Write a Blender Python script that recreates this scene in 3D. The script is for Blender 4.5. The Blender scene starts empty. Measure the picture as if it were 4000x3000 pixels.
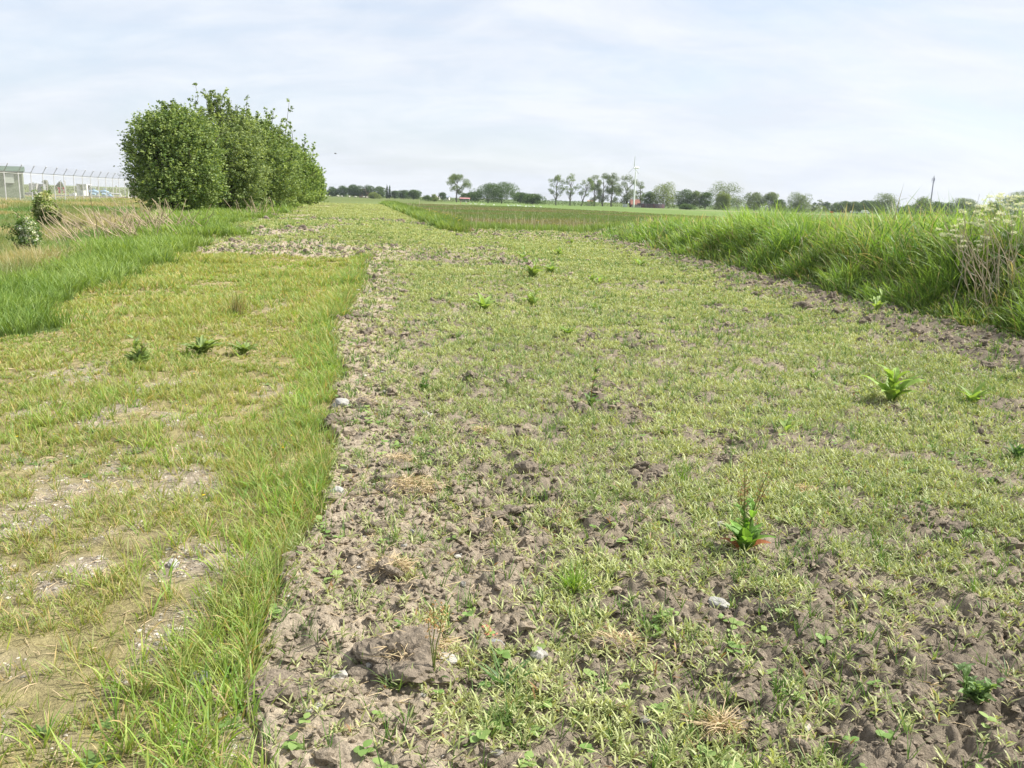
import bpy, math, random
import numpy as np
from math import radians, sin, cos, tan, pi
from mathutils import Vector, Matrix

# ------------------------------------------------------------------ camera
EYE = 1.65
F = 3330.0                       # focal length in photo pixels (4000 wide)
PITCH, ROLL = radians(12.28), radians(1.75)
_f = np.array([0, cos(PITCH), -sin(PITCH)])
_r0 = np.array([1.0, 0, 0]); _u0 = np.array([0, sin(PITCH), cos(PITCH)])
_r = _r0*cos(ROLL) + _u0*sin(ROLL); _u = -_r0*sin(ROLL) + _u0*cos(ROLL)
scene = bpy.context.scene
cam_d = bpy.data.cameras.new('camera'); cam = bpy.data.objects.new('camera', cam_d)
scene.collection.objects.link(cam); scene.camera = cam
cam_d.sensor_width = 36; cam_d.lens = 36*F/4000; cam_d.clip_end = 20000; cam_d.clip_start = 0.05
cam.matrix_world = Matrix(((_r[0], _u[0], -_f[0], 0), (_r[1], _u[1], -_f[1], 0), (_r[2], _u[2], -_f[2], EYE), (0, 0, 0, 1)))

# ------------------------------------------------------------------ sky, sun, exposure
SUN_EL, SUN_AZ = radians(47), radians(80)     # azimuth clockwise from +Y (view direction): right and a little ahead
w = bpy.data.worlds.new('World'); scene.world = w; w.use_nodes = True
nt = w.node_tree; nd = nt.nodes; lk = nt.links
for n in list(nd): nd.remove(n)
out = nd.new('ShaderNodeOutputWorld'); bg = nd.new('ShaderNodeBackground'); lk.new(bg.outputs[0], out.inputs[0])
sky = nd.new('ShaderNodeTexSky'); sky.sky_type = 'NISHITA'; sky.sun_disc = False
sky.sun_elevation = SUN_EL; sky.sun_rotation = SUN_AZ; sky.air_density = 1.0; sky.dust_density = 1.2; sky.ozone_density = 1.6
bg.inputs['Strength'].default_value = 0.108
tc = nd.new('ShaderNodeTexCoord'); sep = nd.new('ShaderNodeSeparateXYZ'); lk.new(tc.outputs['Generated'], sep.inputs[0])
def wmath(op, a, b=None, c=None, clamp=False):
    n = nd.new('ShaderNodeMath'); n.operation = op; n.use_clamp = clamp
    for i, v in enumerate((a, b, c)):
        if v is None: continue
        if isinstance(v, (int, float)): n.inputs[i].default_value = v
        else: lk.new(v, n.inputs[i])
    return n.outputs[0]
# wispy high cloud: the view direction projected on a flat cloud deck, two noises stretched along the wind
zz = wmath('MAXIMUM', sep.outputs['Z'], 0.0); den = wmath('ADD', zz, 0.30)
cx = wmath('DIVIDE', sep.outputs['X'], den); cy = wmath('DIVIDE', sep.outputs['Y'], den)
comb = nd.new('ShaderNodeCombineXYZ'); lk.new(wmath('MULTIPLY', cx, 0.55), comb.inputs[0]); lk.new(cy, comb.inputs[1])
def wnoise(scale, detail, rough, dist, off):
    mp = nd.new('ShaderNodeMapping'); mp.inputs['Location'].default_value = off; mp.inputs['Rotation'].default_value = (0, 0, 0.25)
    lk.new(comb.outputs[0], mp.inputs[0])
    n = nd.new('ShaderNodeTexNoise'); n.inputs['Scale'].default_value = scale; n.inputs['Detail'].default_value = detail
    n.inputs['Roughness'].default_value = rough; n.inputs['Distortion'].default_value = dist; lk.new(mp.outputs[0], n.inputs[0])
    return n.outputs['Fac']
n1 = wnoise(1.6, 9, 0.58, 0.7, (3.1, 7.7, 0)); n2 = wnoise(4.2, 8, 0.6, 0.4, (9.0, 1.3, 0)); n3 = wnoise(0.9, 3, 0.5, 0.2, (1.0, 4.0, 2.0))
cl = wmath('ADD', wmath('MULTIPLY', n1, 0.62), wmath('MULTIPLY', n2, 0.28))
cl = wmath('ADD', cl, wmath('MULTIPLY', n3, 0.25))
mr = nd.new('ShaderNodeMapRange'); mr.interpolation_type = 'SMOOTHSTEP'
mr.inputs['From Min'].default_value = 0.42; mr.inputs['From Max'].default_value = 0.66
mr.inputs['To Min'].default_value = 0.60; mr.inputs['To Max'].default_value = 0.97
lk.new(cl, mr.inputs[0])
hor = nd.new('ShaderNodeMapRange'); hor.inputs['From Min'].default_value = 0.0; hor.inputs['From Max'].default_value = 0.22
hor.inputs['To Min'].default_value = 0.80; hor.inputs['To Max'].default_value = 0.0; lk.new(sep.outputs['Z'], hor.inputs[0])
fac = wmath('MAXIMUM', mr.outputs[0], hor.outputs[0])
veil = nd.new('ShaderNodeMix'); veil.data_type = 'RGBA'
lk.new(fac, veil.inputs['Factor']); lk.new(sky.outputs[0], veil.inputs['A'])
# cloud brightness: small billow texture
cb = nd.new('ShaderNodeMix'); cb.data_type = 'RGBA'
cb.inputs['A'].default_value = (4.35, 4.62, 5.15, 1); cb.inputs['B'].default_value = (4.95, 5.15, 5.5, 1)
cmr = nd.new('ShaderNodeMapRange'); cmr.inputs['From Min'].default_value = 0.38; cmr.inputs['From Max'].default_value = 0.62
lk.new(n2, cmr.inputs[0]); lk.new(cmr.outputs[0], cb.inputs['Factor'])
lk.new(cb.outputs['Result'], veil.inputs['B']); lk.new(veil.outputs['Result'], bg.inputs['Color'])

sd = bpy.data.lights.new('sun', 'SUN'); so = bpy.data.objects.new('sun', sd); scene.collection.objects.link(so)
sd.energy = 5.0; sd.angle = radians(0.6); sd.color = (1.0, 0.96, 0.89)
sdir = Vector((sin(SUN_AZ)*cos(SUN_EL), cos(SUN_AZ)*cos(SUN_EL), sin(SUN_EL)))
so.rotation_euler = (-sdir).to_track_quat('-Z', 'Y').to_euler(); so.location = (20, 10, 40)
scene.view_settings.view_transform = 'Standard'; scene.view_settings.look = 'None'
scene.view_settings.gamma = 1.0; scene.view_settings.use_curve_mapping = False
scene.view_settings.exposure = 0.80
scene.cycles.max_bounces = 6; scene.cycles.diffuse_bounces = 3; scene.cycles.transmission_bounces = 4
scene.cycles.volume_bounces = 0; scene.cycles.transparent_max_bounces = 6
scene.cycles.use_denoising = True; scene.cycles.denoiser = 'OPENIMAGEDENOISE'; scene.cycles.denoising_input_passes = 'RGB_ALBEDO_NORMAL'; scene.cycles.denoising_prefilter = 'ACCURATE'

# ------------------------------------------------------------------ noise
RNG = np.random.default_rng(11)
def h2(ix, iy, s):
    a = (ix.astype(np.int64)*374761393 + iy.astype(np.int64)*668265263 + s*1442695041) & 0xFFFFFFFF
    a = ((a ^ (a >> 13))*1274126177) & 0xFFFFFFFF
    a = ((a ^ (a >> 16))*2246822519) & 0xFFFFFFFF
    return (a ^ (a >> 15)).astype(np.float64)/4294967296.0
def vn(x, y, s=0):
    ix = np.floor(x); iy = np.floor(y); fx = x-ix; fy = y-iy; ix = ix.astype(np.int64); iy = iy.astype(np.int64)
    fx = fx*fx*(3-2*fx); fy = fy*fy*(3-2*fy)
    a = h2(ix, iy, s); b = h2(ix+1, iy, s); c = h2(ix, iy+1, s); d = h2(ix+1, iy+1, s)
    return (a+(b-a)*fx)*(1-fy) + (c+(d-c)*fx)*fy
def fbm(x, y, s=0, o=4, g=0.5):
    r = 0; am = 1; t = 0
    for i in range(o):
        ca, sa = cos(0.6*i), sin(0.6*i)
        r = r + am*vn((x*ca-y*sa)*2**i+17.3*i, (x*sa+y*ca)*2**i-9.1*i, s+i); t += am; am *= g
    return r/t
def worley(x, y, s=0):
    ix = np.floor(x).astype(np.int64); iy = np.floor(y).astype(np.int64); best = np.full(x.shape, 9.0); hid = np.zeros(x.shape)
    for dx in (-1, 0, 1):
        for dy in (-1, 0, 1):
            jx = ix+dx; jy = iy+dy
            d = (jx+h2(jx, jy, s)-x)**2 + (jy+h2(jx, jy, s+7)-y)**2
            m = d < best; best = np.where(m, d, best); hid = np.where(m, h2(jx, jy, s+13), hid)
    return np.sqrt(best), hid
def ss(a, b, x):
    t = np.clip((x-a)/(b-a), 0, 1); return t*t*(3-2*t)

# ------------------------------------------------------------------ terrain
def H0(x, y):
    x = np.asarray(x, float); y = np.asarray(y, float)
    z = np.zeros(np.broadcast(x, y).shape)
    gl = -3.0-(y-40)*0.167                                  # herb bank line left of the meadow
    far = ss(46, 62, y)*ss(-1.0, 5.0, x-gl)                 # drop to the low meadow
    far = np.maximum(far, ss(118, 150, y)*ss(-34, -24, x-0*y))
    far = np.maximum(far, ss(300, 420, y))
    z = z-0.8*far
    hump = ss(17, 31, y)*(1-ss(105, 135, y))*(1-ss(-3.5, 1.5, x-gl))
    z = z+0.42*hump
    ll = x-(-8.0-(y-14)*0.30)                               # left edge of the track bank
    lo = (1-ss(-3.2, 0.0, ll))
    z = z*(1-lo) - lo*0.38*ss(4, 9, y)*(1-ss(50, 62, y))
    bl = 4.2+ (38-np.clip(y, -5, 60))*0.085                 # foot of the right bank
    bh = 0.78-0.42*ss(14, 42, y)
    bank = ss(-0.1, 1.6, x-bl)*(1-ss(13, 20, x-bl))*(1-ss(41, 56, y))
    z = z+bh*bank
    z = z-0.8*ss(14, 26, x-bl)*(1-far)
    return z
CAM = np.array([0, 0, EYE])
def ray(px, py):
    d = _f*F + _r*(px-2000) - _u*(py-1500); return d/np.linalg.norm(d)
def gp(px, py):
    """point of the smooth ground seen at photo pixel"""
    d = ray(px, py); t = 0.5; p = CAM
    for _ in range(4000):
        p = CAM+d*t
        dz = p[2]-float(H0(p[0], p[1]))
        if dz < 0.002 or t > 3000: break
        t += max(0.01, dz*0.6)
    return p[0], p[1]
def atd(px, py, Y):
    d = ray(px, py); return CAM+d*(Y/d[1])
def pip(poly, x, y):
    ins = np.zeros(x.shape, bool); n = len(poly)
    for i in range(n):
        x1, y1 = poly[i]; x2, y2 = poly[(i+1) % n]
        if y1 == y2: continue
        c = ((y1 > y) != (y2 > y)) & (x < (x2-x1)*(y-y1)/(y2-y1)+x1); ins ^= c
    return ins
# ragged edge between the grassed track and the tilled strip, read off the ground
EDGE = [gp(*p) for p in ((1085, 3000), (960, 2760), (1015, 2570), (1120, 2370), (1165, 2250), (1266, 1990), (1310, 1740), (1322, 1620), (1338, 1480), (1300, 1350), (1356, 1193), (1430, 1060), (1446, 1012))]
EX = np.array([p[0] for p in EDGE]); EY = np.array([p[1] for p in EDGE]); _o = np.argsort(EY); EX = EX[_o]; EY = EY[_o]
YT = float(EY[-1])                                              # far end of the track grass
BX = np.array([gp(*p) for p in ((0, 1310), (220, 1220), (450, 1130), (620, 1050), (750, 1005))]); BX = BX[np.argsort(BX[:, 1])]
BARE = []
for (px, py, a, b) in ((490, 1520, 110, 40), (700, 1480, 70, 25), (440, 1620, 90, 45), (740, 1640, 70, 25), (90, 1615, 70, 25), (470, 1790, 160, 60), (640, 1900, 180, 70), (250, 1930, 200, 60), (60, 2070, 130, 90),
                       (60, 2620, 160, 50), (800, 2180, 200, 60), (100, 2300, 160, 60), (700, 2080, 100, 35), (820, 1760, 80, 35), (1100, 1200, 70, 18), (390, 2200, 120, 40)):
    c = gp(px, py); e = gp(px+a, py); n = gp(px, py-b); BARE.append((c[0], c[1], abs(e[0]-c[0]), abs(n[1]-c[1])))
def regions(x, y):
    """weights of the kinds of ground at x, y (0..1)"""
    jx = (fbm(x*2.2, y*2.2, 31, 4)-0.5)+(fbm(x*.5, y*.5, 32, 2)-.5)*.6; jy = (fbm(x*2.2, y*2.2, 41, 3)-0.5)
    sc = np.clip(y/12, 0.35, 2.0)
    xx = x+jx*0.45*sc; yy = y+jy*0.8*sc
    ex = np.interp(yy, EY, EX); track_end = YT
    bx = np.interp(yy, BX[:, 1], BX[:, 0]); bx = np.where(yy < BX[0, 1], BX[0, 0]+(BX[0, 1]-yy)*0.02, bx)
    bx = np.where(yy > BX[-1, 1], BX[-1, 0]-(yy-BX[-1, 1])*0.21, bx)
    gl = -3.0-(yy-40)*0.167
    bl = 4.2+(38-np.clip(yy, -5, 60))*0.085
    bx = bx+(fbm(x*.7, y*.7, 33, 3)-.5)*1.6*np.clip(y/10, .3, 1.6)
    A = (xx < ex) & (xx > bx) & (yy < track_end)
    ll = xx-(-8.4-(yy-14)*0.30)
    B = (xx <= bx) & (ll > 0) & (yy < 120)
    C = (ll <= 0) & (yy < 125) & (x < -4)
    Fk = (xx > bl) & (xx < bl+17+ss(20, 40, yy)*10) & (yy < 40.5+ss(6, 14, xx)*18)
    G = (yy > 38) & (yy < 125) & (xx > gl-.5-.02*(yy-38)) & (xx < gl+.45+.02*(yy-38))
    S = ~(A | B | C | Fk | G) & (((yy < 45) & (x > -8)) | ((xx < gl) & (yy < 108)))
    M = ~(A | B | C | Fk | G | S)
    # bare strips of the tilled ground
    s1 = (1-ss(0.25, 1.15, xx-ex))*(yy < track_end+3)
    s2 = ss(-1.9, -0.8, xx-bl)*(1-ss(34, 44, yy))
    s3 = ss(0.38, 0.0, np.abs((x-(0.62+0.48*(y-2.35))) ))*(1-ss(4.2, 5.5, y))*(1-ss(1.9, 2.6, y))*0
    n = fbm(x*0.9, y*0.6, 77, 4)
    n5 = fbm(x*3.5, y*3.0, 79, 3)
    pat = ss(0.55-.035*(yy < 7), 0.64-.02*(yy < 7), n*0.55+n5*0.45)
    s4 = ss(0.8, 0.1, np.abs((y-3.0)-(x-1.6)*0.25))*ss(0.4, 1.0, x)*0.75
    D = (yy > track_end-0.5) & (xx < gl+1)
    dm = ss(0.50, 0.60, fbm(x*0.35, y*0.22, 91, 4))*D + D*ss(track_end+7, track_end+1, yy)*ss(.34, .5, fbm(x*.8, y*.5, 92, 3))*0.9
    fe = ss(31, 38, yy)*(xx > gl)*0.85
    bare = np.clip(np.maximum.reduce([s1*0.9, s2, pat*0.8, s4*(0.6+0.4*n5), dm, fe]), 0, 1)*S
    ba = np.zeros(x.shape)
    for (cx_, cy_, a, b) in BARE:
        d = ((xx-cx_)/a)**2+((yy-cy_)/b)**2; ba = np.maximum(ba, np.exp(-d*0.9))
    ba = np.clip(ba*1.6*(ss(.32, .55, n5)*.8+.2), 0, .95)
    ba = np.maximum(ba, ss(0.60, 0.72, fbm(x*2.4, y*1.8, 55, 4))*0.6*(yy < 8))*A
    return dict(A=A, B=B, C=C, F=Fk, G=G, S=S, M=M, bare=bare, ba=ba, s1=s1*S, s2=s2*S, ex=ex, bl=bl)
def HD(x, y, R=None):
    """fine relief: clods in the tilled soil, tussocks in the grass"""
    if R is None: R = regions(x, y)
    near = 1-ss(45, 90, y)
    S = R['S'].astype(float); b = R['bare']
    wx = x+0.05*(vn(x*9, y*9, 5)-.5); wy = y+0.05*(vn(x*9, y*9, 6)-.5)
    f1, i1 = worley(wx*8.5, wy*8.5, 3); f2, i2 = worley(wx*15, wy*15, 4); f3, i3 = worley(wx*36, wy*36, 9)
    c1 = np.clip(0.75-f1, 0, 1)*ss(0.35, 0.8, i1); c2 = np.clip(0.8-f2, 0, 1)*ss(0.2, 0.8, i2); c3 = np.clip(0.8-f3, 0, 1)*i3
    big = fbm(x*3.3, y*3.3, 21, 4)-0.5
    rough = 0.45+0.55*np.clip(b*1.3, 0, 1)
    bil = 0; am = 1.0
    for i in range(4):
        ca, sa = cos(.7*i+.3), sin(.7*i+.3); fq = 6.5*2.05**i
        bil = bil+am*np.abs(2*vn((x*ca-y*sa)*fq+3.1*i, (x*sa+y*ca)*fq, 300+i)-1); am *= .56
    soil = big*0.13*rough + c1*0.045*rough + bil*0.040*rough + c2*0.032*rough + c3*0.024 + (fbm(x*45, y*45, 23, 3)-.5)*0.036 - .04*rough
    soil = soil*(1-.32*R['s1'])
    soil = soil + 0.10*R['s2']*(0.4+1.2*fbm(x*2, y*2, 8, 2)) + 0.03*R['s1']
    gr = (fbm(x*2.0, y*2.0, 24, 4)-0.5)*0.07 + (fbm(x*25, y*25, 26, 2)-.5)*0.010*R['A'] + (c3*0.016+c2*.015)*R['ba']
    return (soil*S + gr*(1-S))*near + (1-near)*(fbm(x*0.05, y*0.05, 61, 3)-0.5)*0.15
def HT(x, y, R=None): return H0(x, y)+HD(x, y, R)

def lin(r, g, b):
    f = lambda c: (c/255)/12.92 if c/255 <= 0.04045 else ((c/255+0.055)/1.055)**2.4
    return np.array([f(r), f(g), f(b)])
def gcol(x, y, R):
    n = x.shape[0]; C = np.zeros((n, 3))
    soilL = np.array([.40, .335, .25]); soilD = np.array([.195, .163, .125])
    t = np.clip(0.30+0.70*R['s1']-.55*R['s2']+0.4*(fbm(x*1.1, y*1.1, 66, 4)-.5)*2+ss(18, 30, y)*0.5*(1-R['s2']), 0, 1)[:, None]
    sc = soilD*(1-t)+soilL*t
    sc = sc*(0.70+0.60*fbm(x*14, y*14, 67, 4))[:, None]*(0.8+.4*fbm(x*70, y*70, 65, 2))[:, None]
    green = np.array([.29, .30, .14]); cov = (1-R['bare'])*ss(7, 30, y)*0.75
    sc = sc*(1-cov[:, None])+green*cov[:, None]
    C[R['S']] = sc[R['S']]
    th = np.array([.29, .25, .125])*(0.6+0.8*fbm(x*10, y*10, 68, 4))[:, None]
    gv = np.array([.35, .295, .225])*(0.55+0.9*fbm(x*22, y*22, 69, 4))[:, None]*(.75+.5*vn(x*120, y*120, 64))[:, None]
    ta = R['ba'][:, None]; ca = th*(1-ta)+gv*ta
    C[R['A']] = ca[R['A']]
    for k, c in (('B', (.09, .13, .04)), ('C', (.15, .15, .07)), ('F', (.07, .11, .03)), ('G', (.07, .10, .03))):
        C[R[k]] = (np.array(c)*(0.75+0.5*fbm(x*3, y*3, 70, 3))[:, None])[R[k]]
    # meadow: tall flowering grass, then short bright grass, then pale far fields
    bd = 291-(x+16)*2.56
    bd = np.clip(bd, 120, 420)
    tt = ss(-2, 6, y-bd-8*(fbm(x*0.03, y*0.03, 71, 2)-.5))[:, None]
    m1 = np.array([.16, .20, .08])*(0.72+0.56*fbm(x*0.10, y*0.05, 72, 4))[:, None]
    rd = ss(.52, .7, fbm(x*.06+3, y*.02, 73, 3))[:, None]*0.5; m1 = m1*(1-rd*.6)+np.array([.19, .18, .095])*rd*.6
    m2 = np.array([.135, .195, .058])*(0.85+0.3*fbm(x*0.03, y*0.01, 74, 3))[:, None]
    m3 = np.array([.105, .145, .05])
    t3 = ss(430, 520, y)[:, None]
    mc = (m1*(1-tt)+m2*tt)*(1-t3)+m3*t3
    lx = ss(-20, -40, x)*ss(120, 140, y); mc = mc*(1-lx[:, None])+np.array([.12, .15, .05])*lx[:, None]
    bank_m = R['M'] & (x > 4) & (y < 64)
    C[R['M']] = mc[R['M']]
    C[bank_m] = np.array([.09, .13, .04])
    return np.clip(C, 0.005, 0.8)

# ------------------------------------------------------------------ mesh helpers
COL = scene.collection
def mesh_obj(name, V, Q, T, C, mat, parent=None, smooth=False, shape=None):
    V = np.ascontiguousarray(V, dtype=np.float32); nq = 0 if Q is None else len(Q); ntr = 0 if T is None else len(T)
    me = bpy.data.meshes.new(name)
    me.vertices.add(len(V)); me.vertices.foreach_set('co', V.ravel())
    idx = []
    if nq: idx.append(np.asarray(Q).ravel())
    if ntr: idx.append(np.asarray(T).ravel())
    idx = np.concatenate(idx).astype(np.int32)
    me.loops.add(len(idx)); me.loops.foreach_set('vertex_index', idx)
    ls = np.concatenate([np.arange(nq)*4, nq*4+np.arange(ntr)*3]).astype(np.int32)
    me.polygons.add(nq+ntr); me.polygons.foreach_set('loop_start', ls)
    try: me.polygons.foreach_set('loop_total', np.concatenate([np.full(nq, 4), np.full(ntr, 3)]).astype(np.int32))
    except Exception: pass
    me.polygons.foreach_set('use_smooth', np.full(nq+ntr, bool(smooth)))
    me.update(calc_edges=True)
    if C is not None:
        at = me.color_attributes.new('col', 'FLOAT_COLOR', 'POINT')
        cc = np.ones((len(V), 4), np.float32); cc[:, :3] = C; at.data.foreach_set('color', cc.ravel())
    me.materials.append(mat)
    o = bpy.data.objects.new(name, me); COL.objects.link(o)
    if parent is not None: o.parent = parent
    return o
class Acc:
    def __init__(s): s.V = []; s.Q = []; s.T = []; s.C = []; s.n = 0
    def add(s, V, Q=None, T=None, C=(.5, .5, .5)):
        V = np.asarray(V, float).reshape(-1, 3)
        if len(V) == 0: return
        C = np.broadcast_to(np.asarray(C, float), (len(V), 3))
        s.V.append(V); s.C.append(C)
        if Q is not None and len(Q): s.Q.append(np.asarray(Q).reshape(-1, 4)+s.n)
        if T is not None and len(T): s.T.append(np.asarray(T).reshape(-1, 3)+s.n)
        s.n += len(V)
    def build(s, name, mat, parent=None, smooth=False):
        return mesh_obj(name, np.concatenate(s.V), np.concatenate(s.Q) if s.Q else None, np.concatenate(s.T) if s.T else None, np.concatenate(s.C), mat, parent, smooth)
def blades(acc, P, az, L, W, th0, th1, cb, ct, prof=(1, .8), tw=None, fold_shade=0.0):
    P = np.asarray(P, float); N = len(P)
    if N == 0: return
    bc = lambda a: np.broadcast_to(np.asarray(a, float), (N,))
    az, L, W, th0, th1 = map(bc, (az, L, W, th0, th1)); tw = bc(0 if tw is None else tw)
    K = len(prof); pos = P.copy(); V = np.zeros((N, 2*K+1, 3)); Cc = np.zeros((N, 2*K+1, 3))
    cb = np.broadcast_to(np.asarray(cb, float), (N, 3)); ct = np.broadcast_to(np.asarray(ct, float), (N, 3))
    side = np.stack([-np.sin(az), np.cos(az), 0*az], 1)
    for j in range(K+1):
        th = th0+(th1-th0)*(j+0.0)/K
        nrm = np.stack([-np.cos(th)*np.cos(az), -np.cos(th)*np.sin(az), np.sin(th)], 1)
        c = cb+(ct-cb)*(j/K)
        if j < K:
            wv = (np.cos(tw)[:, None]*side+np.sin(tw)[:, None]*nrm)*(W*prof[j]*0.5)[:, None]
            V[:, 2*j] = pos-wv; V[:, 2*j+1] = pos+wv; Cc[:, 2*j] = c; Cc[:, 2*j+1] = c*(1-fold_shade)  # one edge coloured darker, imitating the shade of a folded blade
            thm = th0+(th1-th0)*(j+0.5)/K
            pos = pos+np.stack([np.sin(thm)*np.cos(az), np.sin(thm)*np.sin(az), np.cos(thm)], 1)*(L/K)[:, None]
        else:
            V[:, 2*K] = pos; Cc[:, 2*K] = c
    base = (np.arange(N)*(2*K+1))[:, None]
    Q = np.concatenate([base+np.array([2*j, 2*j+1, 2*j+3, 2*j+2]) for j in range(K-1)]) if K > 1 else None
    T = base+np.array([2*K-2, 2*K-1, 2*K])
    acc.add(V.reshape(-1, 3), Q, T, Cc.reshape(-1, 3))
def tube(acc, pts, rad, n=5, col=(.2, .15, .1), cap=True):
    pts = np.asarray(pts, float); m = len(pts); rad = np.broadcast_to(np.asarray(rad, float), (m,))
    d = np.gradient(pts, axis=0); d /= np.linalg.norm(d, axis=1)[:, None]+1e-9
    a = np.where(np.abs(d[:, 2:3]) < .9, np.array([[0, 0, 1.]]), np.array([[1., 0, 0]]))
    u = np.cross(d, a); u /= np.linalg.norm(u, axis=1)[:, None]+1e-9; v = np.cross(d, u)
    an = np.arange(n)*2*pi/n
    V = pts[:, None]+(u[:, None]*np.cos(an)[None, :, None]+v[:, None]*np.sin(an)[None, :, None])*rad[:, None, None]
    Q = [(i*n+k, i*n+(k+1) % n, (i+1)*n+(k+1) % n, (i+1)*n+k) for i in range(m-1) for k in range(n)]
    T = [(0, k+1, k) for k in range(1, n-1)]+[((m-1)*n, (m-1)*n+k, (m-1)*n+k+1) for k in range(1, n-1)] if cap else None
    acc.add(V.reshape(-1, 3), Q, T, col)
def box(acc, x0, x1, y0, y1, z0, z1, col=(.5, .5, .5)):
    V = [(x, y, z) for z in (z0, z1) for y in (y0, y1) for x in (x0, x1)]
    acc.add(V, [(0, 2, 3, 1), (4, 5, 7, 6), (0, 1, 5, 4), (2, 6, 7, 3), (0, 4, 6, 2), (1, 3, 7, 5)], None, col)
def prism(acc, poly, y0, y1, col):
    """polygon in x,z pushed from y0 to y1"""
    n = len(poly); V = [(x, y0, z) for x, z in poly]+[(x, y1, z) for x, z in poly]
    acc.add(V, [(i, (i+1) % n, n+(i+1) % n, n+i) for i in range(n)], [(0, i+1, i) for i in range(1, n-1)]+[(n, n+i, n+i+1) for i in range(1, n-1)], col)
_ico = None
def ico(sub=1):
    t = (1+5**.5)/2
    v = [(-1, t, 0), (1, t, 0), (-1, -t, 0), (1, -t, 0), (0, -1, t), (0, 1, t), (0, -1, -t), (0, 1, -t), (t, 0, -1), (t, 0, 1), (-t, 0, -1), (-t, 0, 1)]
    f = [(0, 11, 5), (0, 5, 1), (0, 1, 7), (0, 7, 10), (0, 10, 11), (1, 5, 9), (5, 11, 4), (11, 10, 2), (10, 7, 6), (7, 1, 8), (3, 9, 4), (3, 4, 2), (3, 2, 6), (3, 6, 8), (3, 8, 9), (4, 9, 5), (2, 4, 11), (6, 2, 10), (8, 6, 7), (9, 8, 1)]
    v = [np.array(p)/np.linalg.norm(p) for p in v]
    for _ in range(sub):
        mid = {}; nf = []
        def m(a, b):
            k = (min(a, b), max(a, b))
            if k not in mid:
                p = v[a]+v[b]; v.append(p/np.linalg.norm(p)); mid[k] = len(v)-1
            return mid[k]
        for a, b, c in f:
            x, y, z = m(a, b), m(b, c), m(c, a); nf += [(a, x, z), (b, y, x), (c, z, y), (x, y, z)]
        f = nf
    return np.array(v), np.array(f)
IV1, IF1 = ico(1); IV2, IF2 = ico(2); IV3, IF3 = ico(3); IV4, IF4 = ico(4)
def lumps(acc, P, S, col, rough=0.35, iv=None, seed=0, flat=0.7):
    V0, F0 = iv if iv else (IV1, IF1); N = len(P); rg = np.random.default_rng(seed)
    if N == 0: return
    q = rg.uniform(0, 2*pi, N); c, s = np.cos(q), np.sin(q)
    stretch = rg.uniform(.65, 1.35, (N, 3))*np.array([1, 1, flat])
    # lumpy radius: sum of random low frequency waves
    D = np.ones((N, len(V0)))
    for k in range(6):
        ax = rg.normal(size=(N, 3)); ax /= np.linalg.norm(ax, axis=1)[:, None]; fr = rg.uniform(2, 7, N); ph = rg.uniform(0, 6.28, N)
        D += rough*0.35*np.sin(np.einsum('nk,vk->nv', ax, V0)*fr[:, None]+ph[:, None])
    D += rg.normal(0, rough*(0.14 if len(V0) < 100 else 0.05), D.shape)
    if len(V0) > 100:
        for k in range(14):
            ax = rg.normal(size=(N, 3)); ax /= np.linalg.norm(ax, axis=1)[:, None]; fr = rg.uniform(7, 30, N); ph = rg.uniform(0, 6.28, N)
            D += rough*.85/fr[:, None]**.8*np.abs(np.sin(np.einsum('nk,vk->nv', ax, V0)*fr[:, None]+ph[:, None]+2*D))
    X = V0[None]*D[:, :, None]*stretch[:, None]*np.asarray(S)[:, None, None]
    X = np.stack([X[..., 0]*c[:, None]-X[..., 1]*s[:, None], X[..., 0]*s[:, None]+X[..., 1]*c[:, None], X[..., 2]], -1)+np.asarray(P)[:, None]
    Fc = (F0[None]+(np.arange(N)*len(V0))[:, None, None]).reshape(-1, 3)
    C = np.broadcast_to(np.asarray(col, float).reshape(-1, 1, 3), (N, len(V0), 3))*rg.uniform(.85, 1.15, (N, len(V0), 1))
    acc.add(X.reshape(-1, 3), None, Fc, C.reshape(-1, 3))

# ------------------------------------------------------------------ materials
def newmat(name):
    m = bpy.data.materials.new(name); m.use_nodes = True; t = m.node_tree
    for n in list(t.nodes): t.nodes.remove(n)
    return m, t.nodes, t.links
def leafmat(name, trans=0.35, rough=0.5, spec=0.35, var=0.15):
    m, n, l = newmat(name); o = n.new('ShaderNodeOutputMaterial'); a = n.new('ShaderNodeAttribute'); a.attribute_name = 'col'
    nz = n.new('ShaderNodeTexNoise'); nz.inputs['Scale'].default_value = 23.0; nz.inputs['Detail'].default_value = 2
    tcn = n.new('ShaderNodeTexCoord'); l.new(tcn.outputs['Object'], nz.inputs[0])
    mrr = n.new('ShaderNodeMapRange'); mrr.inputs['To Min'].default_value = 1-var; mrr.inputs['To Max'].default_value = 1+var; l.new(nz.outputs['Fac'], mrr.inputs[0])
    mx = n.new('ShaderNodeVectorMath'); mx.operation = 'SCALE'; l.new(a.outputs['Color'], mx.inputs[0]); l.new(mrr.outputs[0], mx.inputs['Scale'])
    p = n.new('ShaderNodeBsdfPrincipled'); p.inputs['Roughness'].default_value = rough; p.inputs['Specular IOR Level'].default_value = spec
    l.new(mx.outputs[0], p.inputs['Base Color'])
    tr = n.new('ShaderNodeBsdfTranslucent')
    tm = n.new('ShaderNodeVectorMath'); tm.operation = 'MULTIPLY'; tm.inputs[1].default_value = (1.25, 1.25, 0.55); l.new(mx.outputs[0], tm.inputs[0]); l.new(tm.outputs[0], tr.inputs[0])
    ms = n.new('ShaderNodeMixShader'); ms.inputs[0].default_value = trans; l.new(p.outputs[0], ms.inputs[1]); l.new(tr.outputs[0], ms.inputs[2]); l.new(ms.outputs[0], o.inputs[0])
    return m
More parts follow.
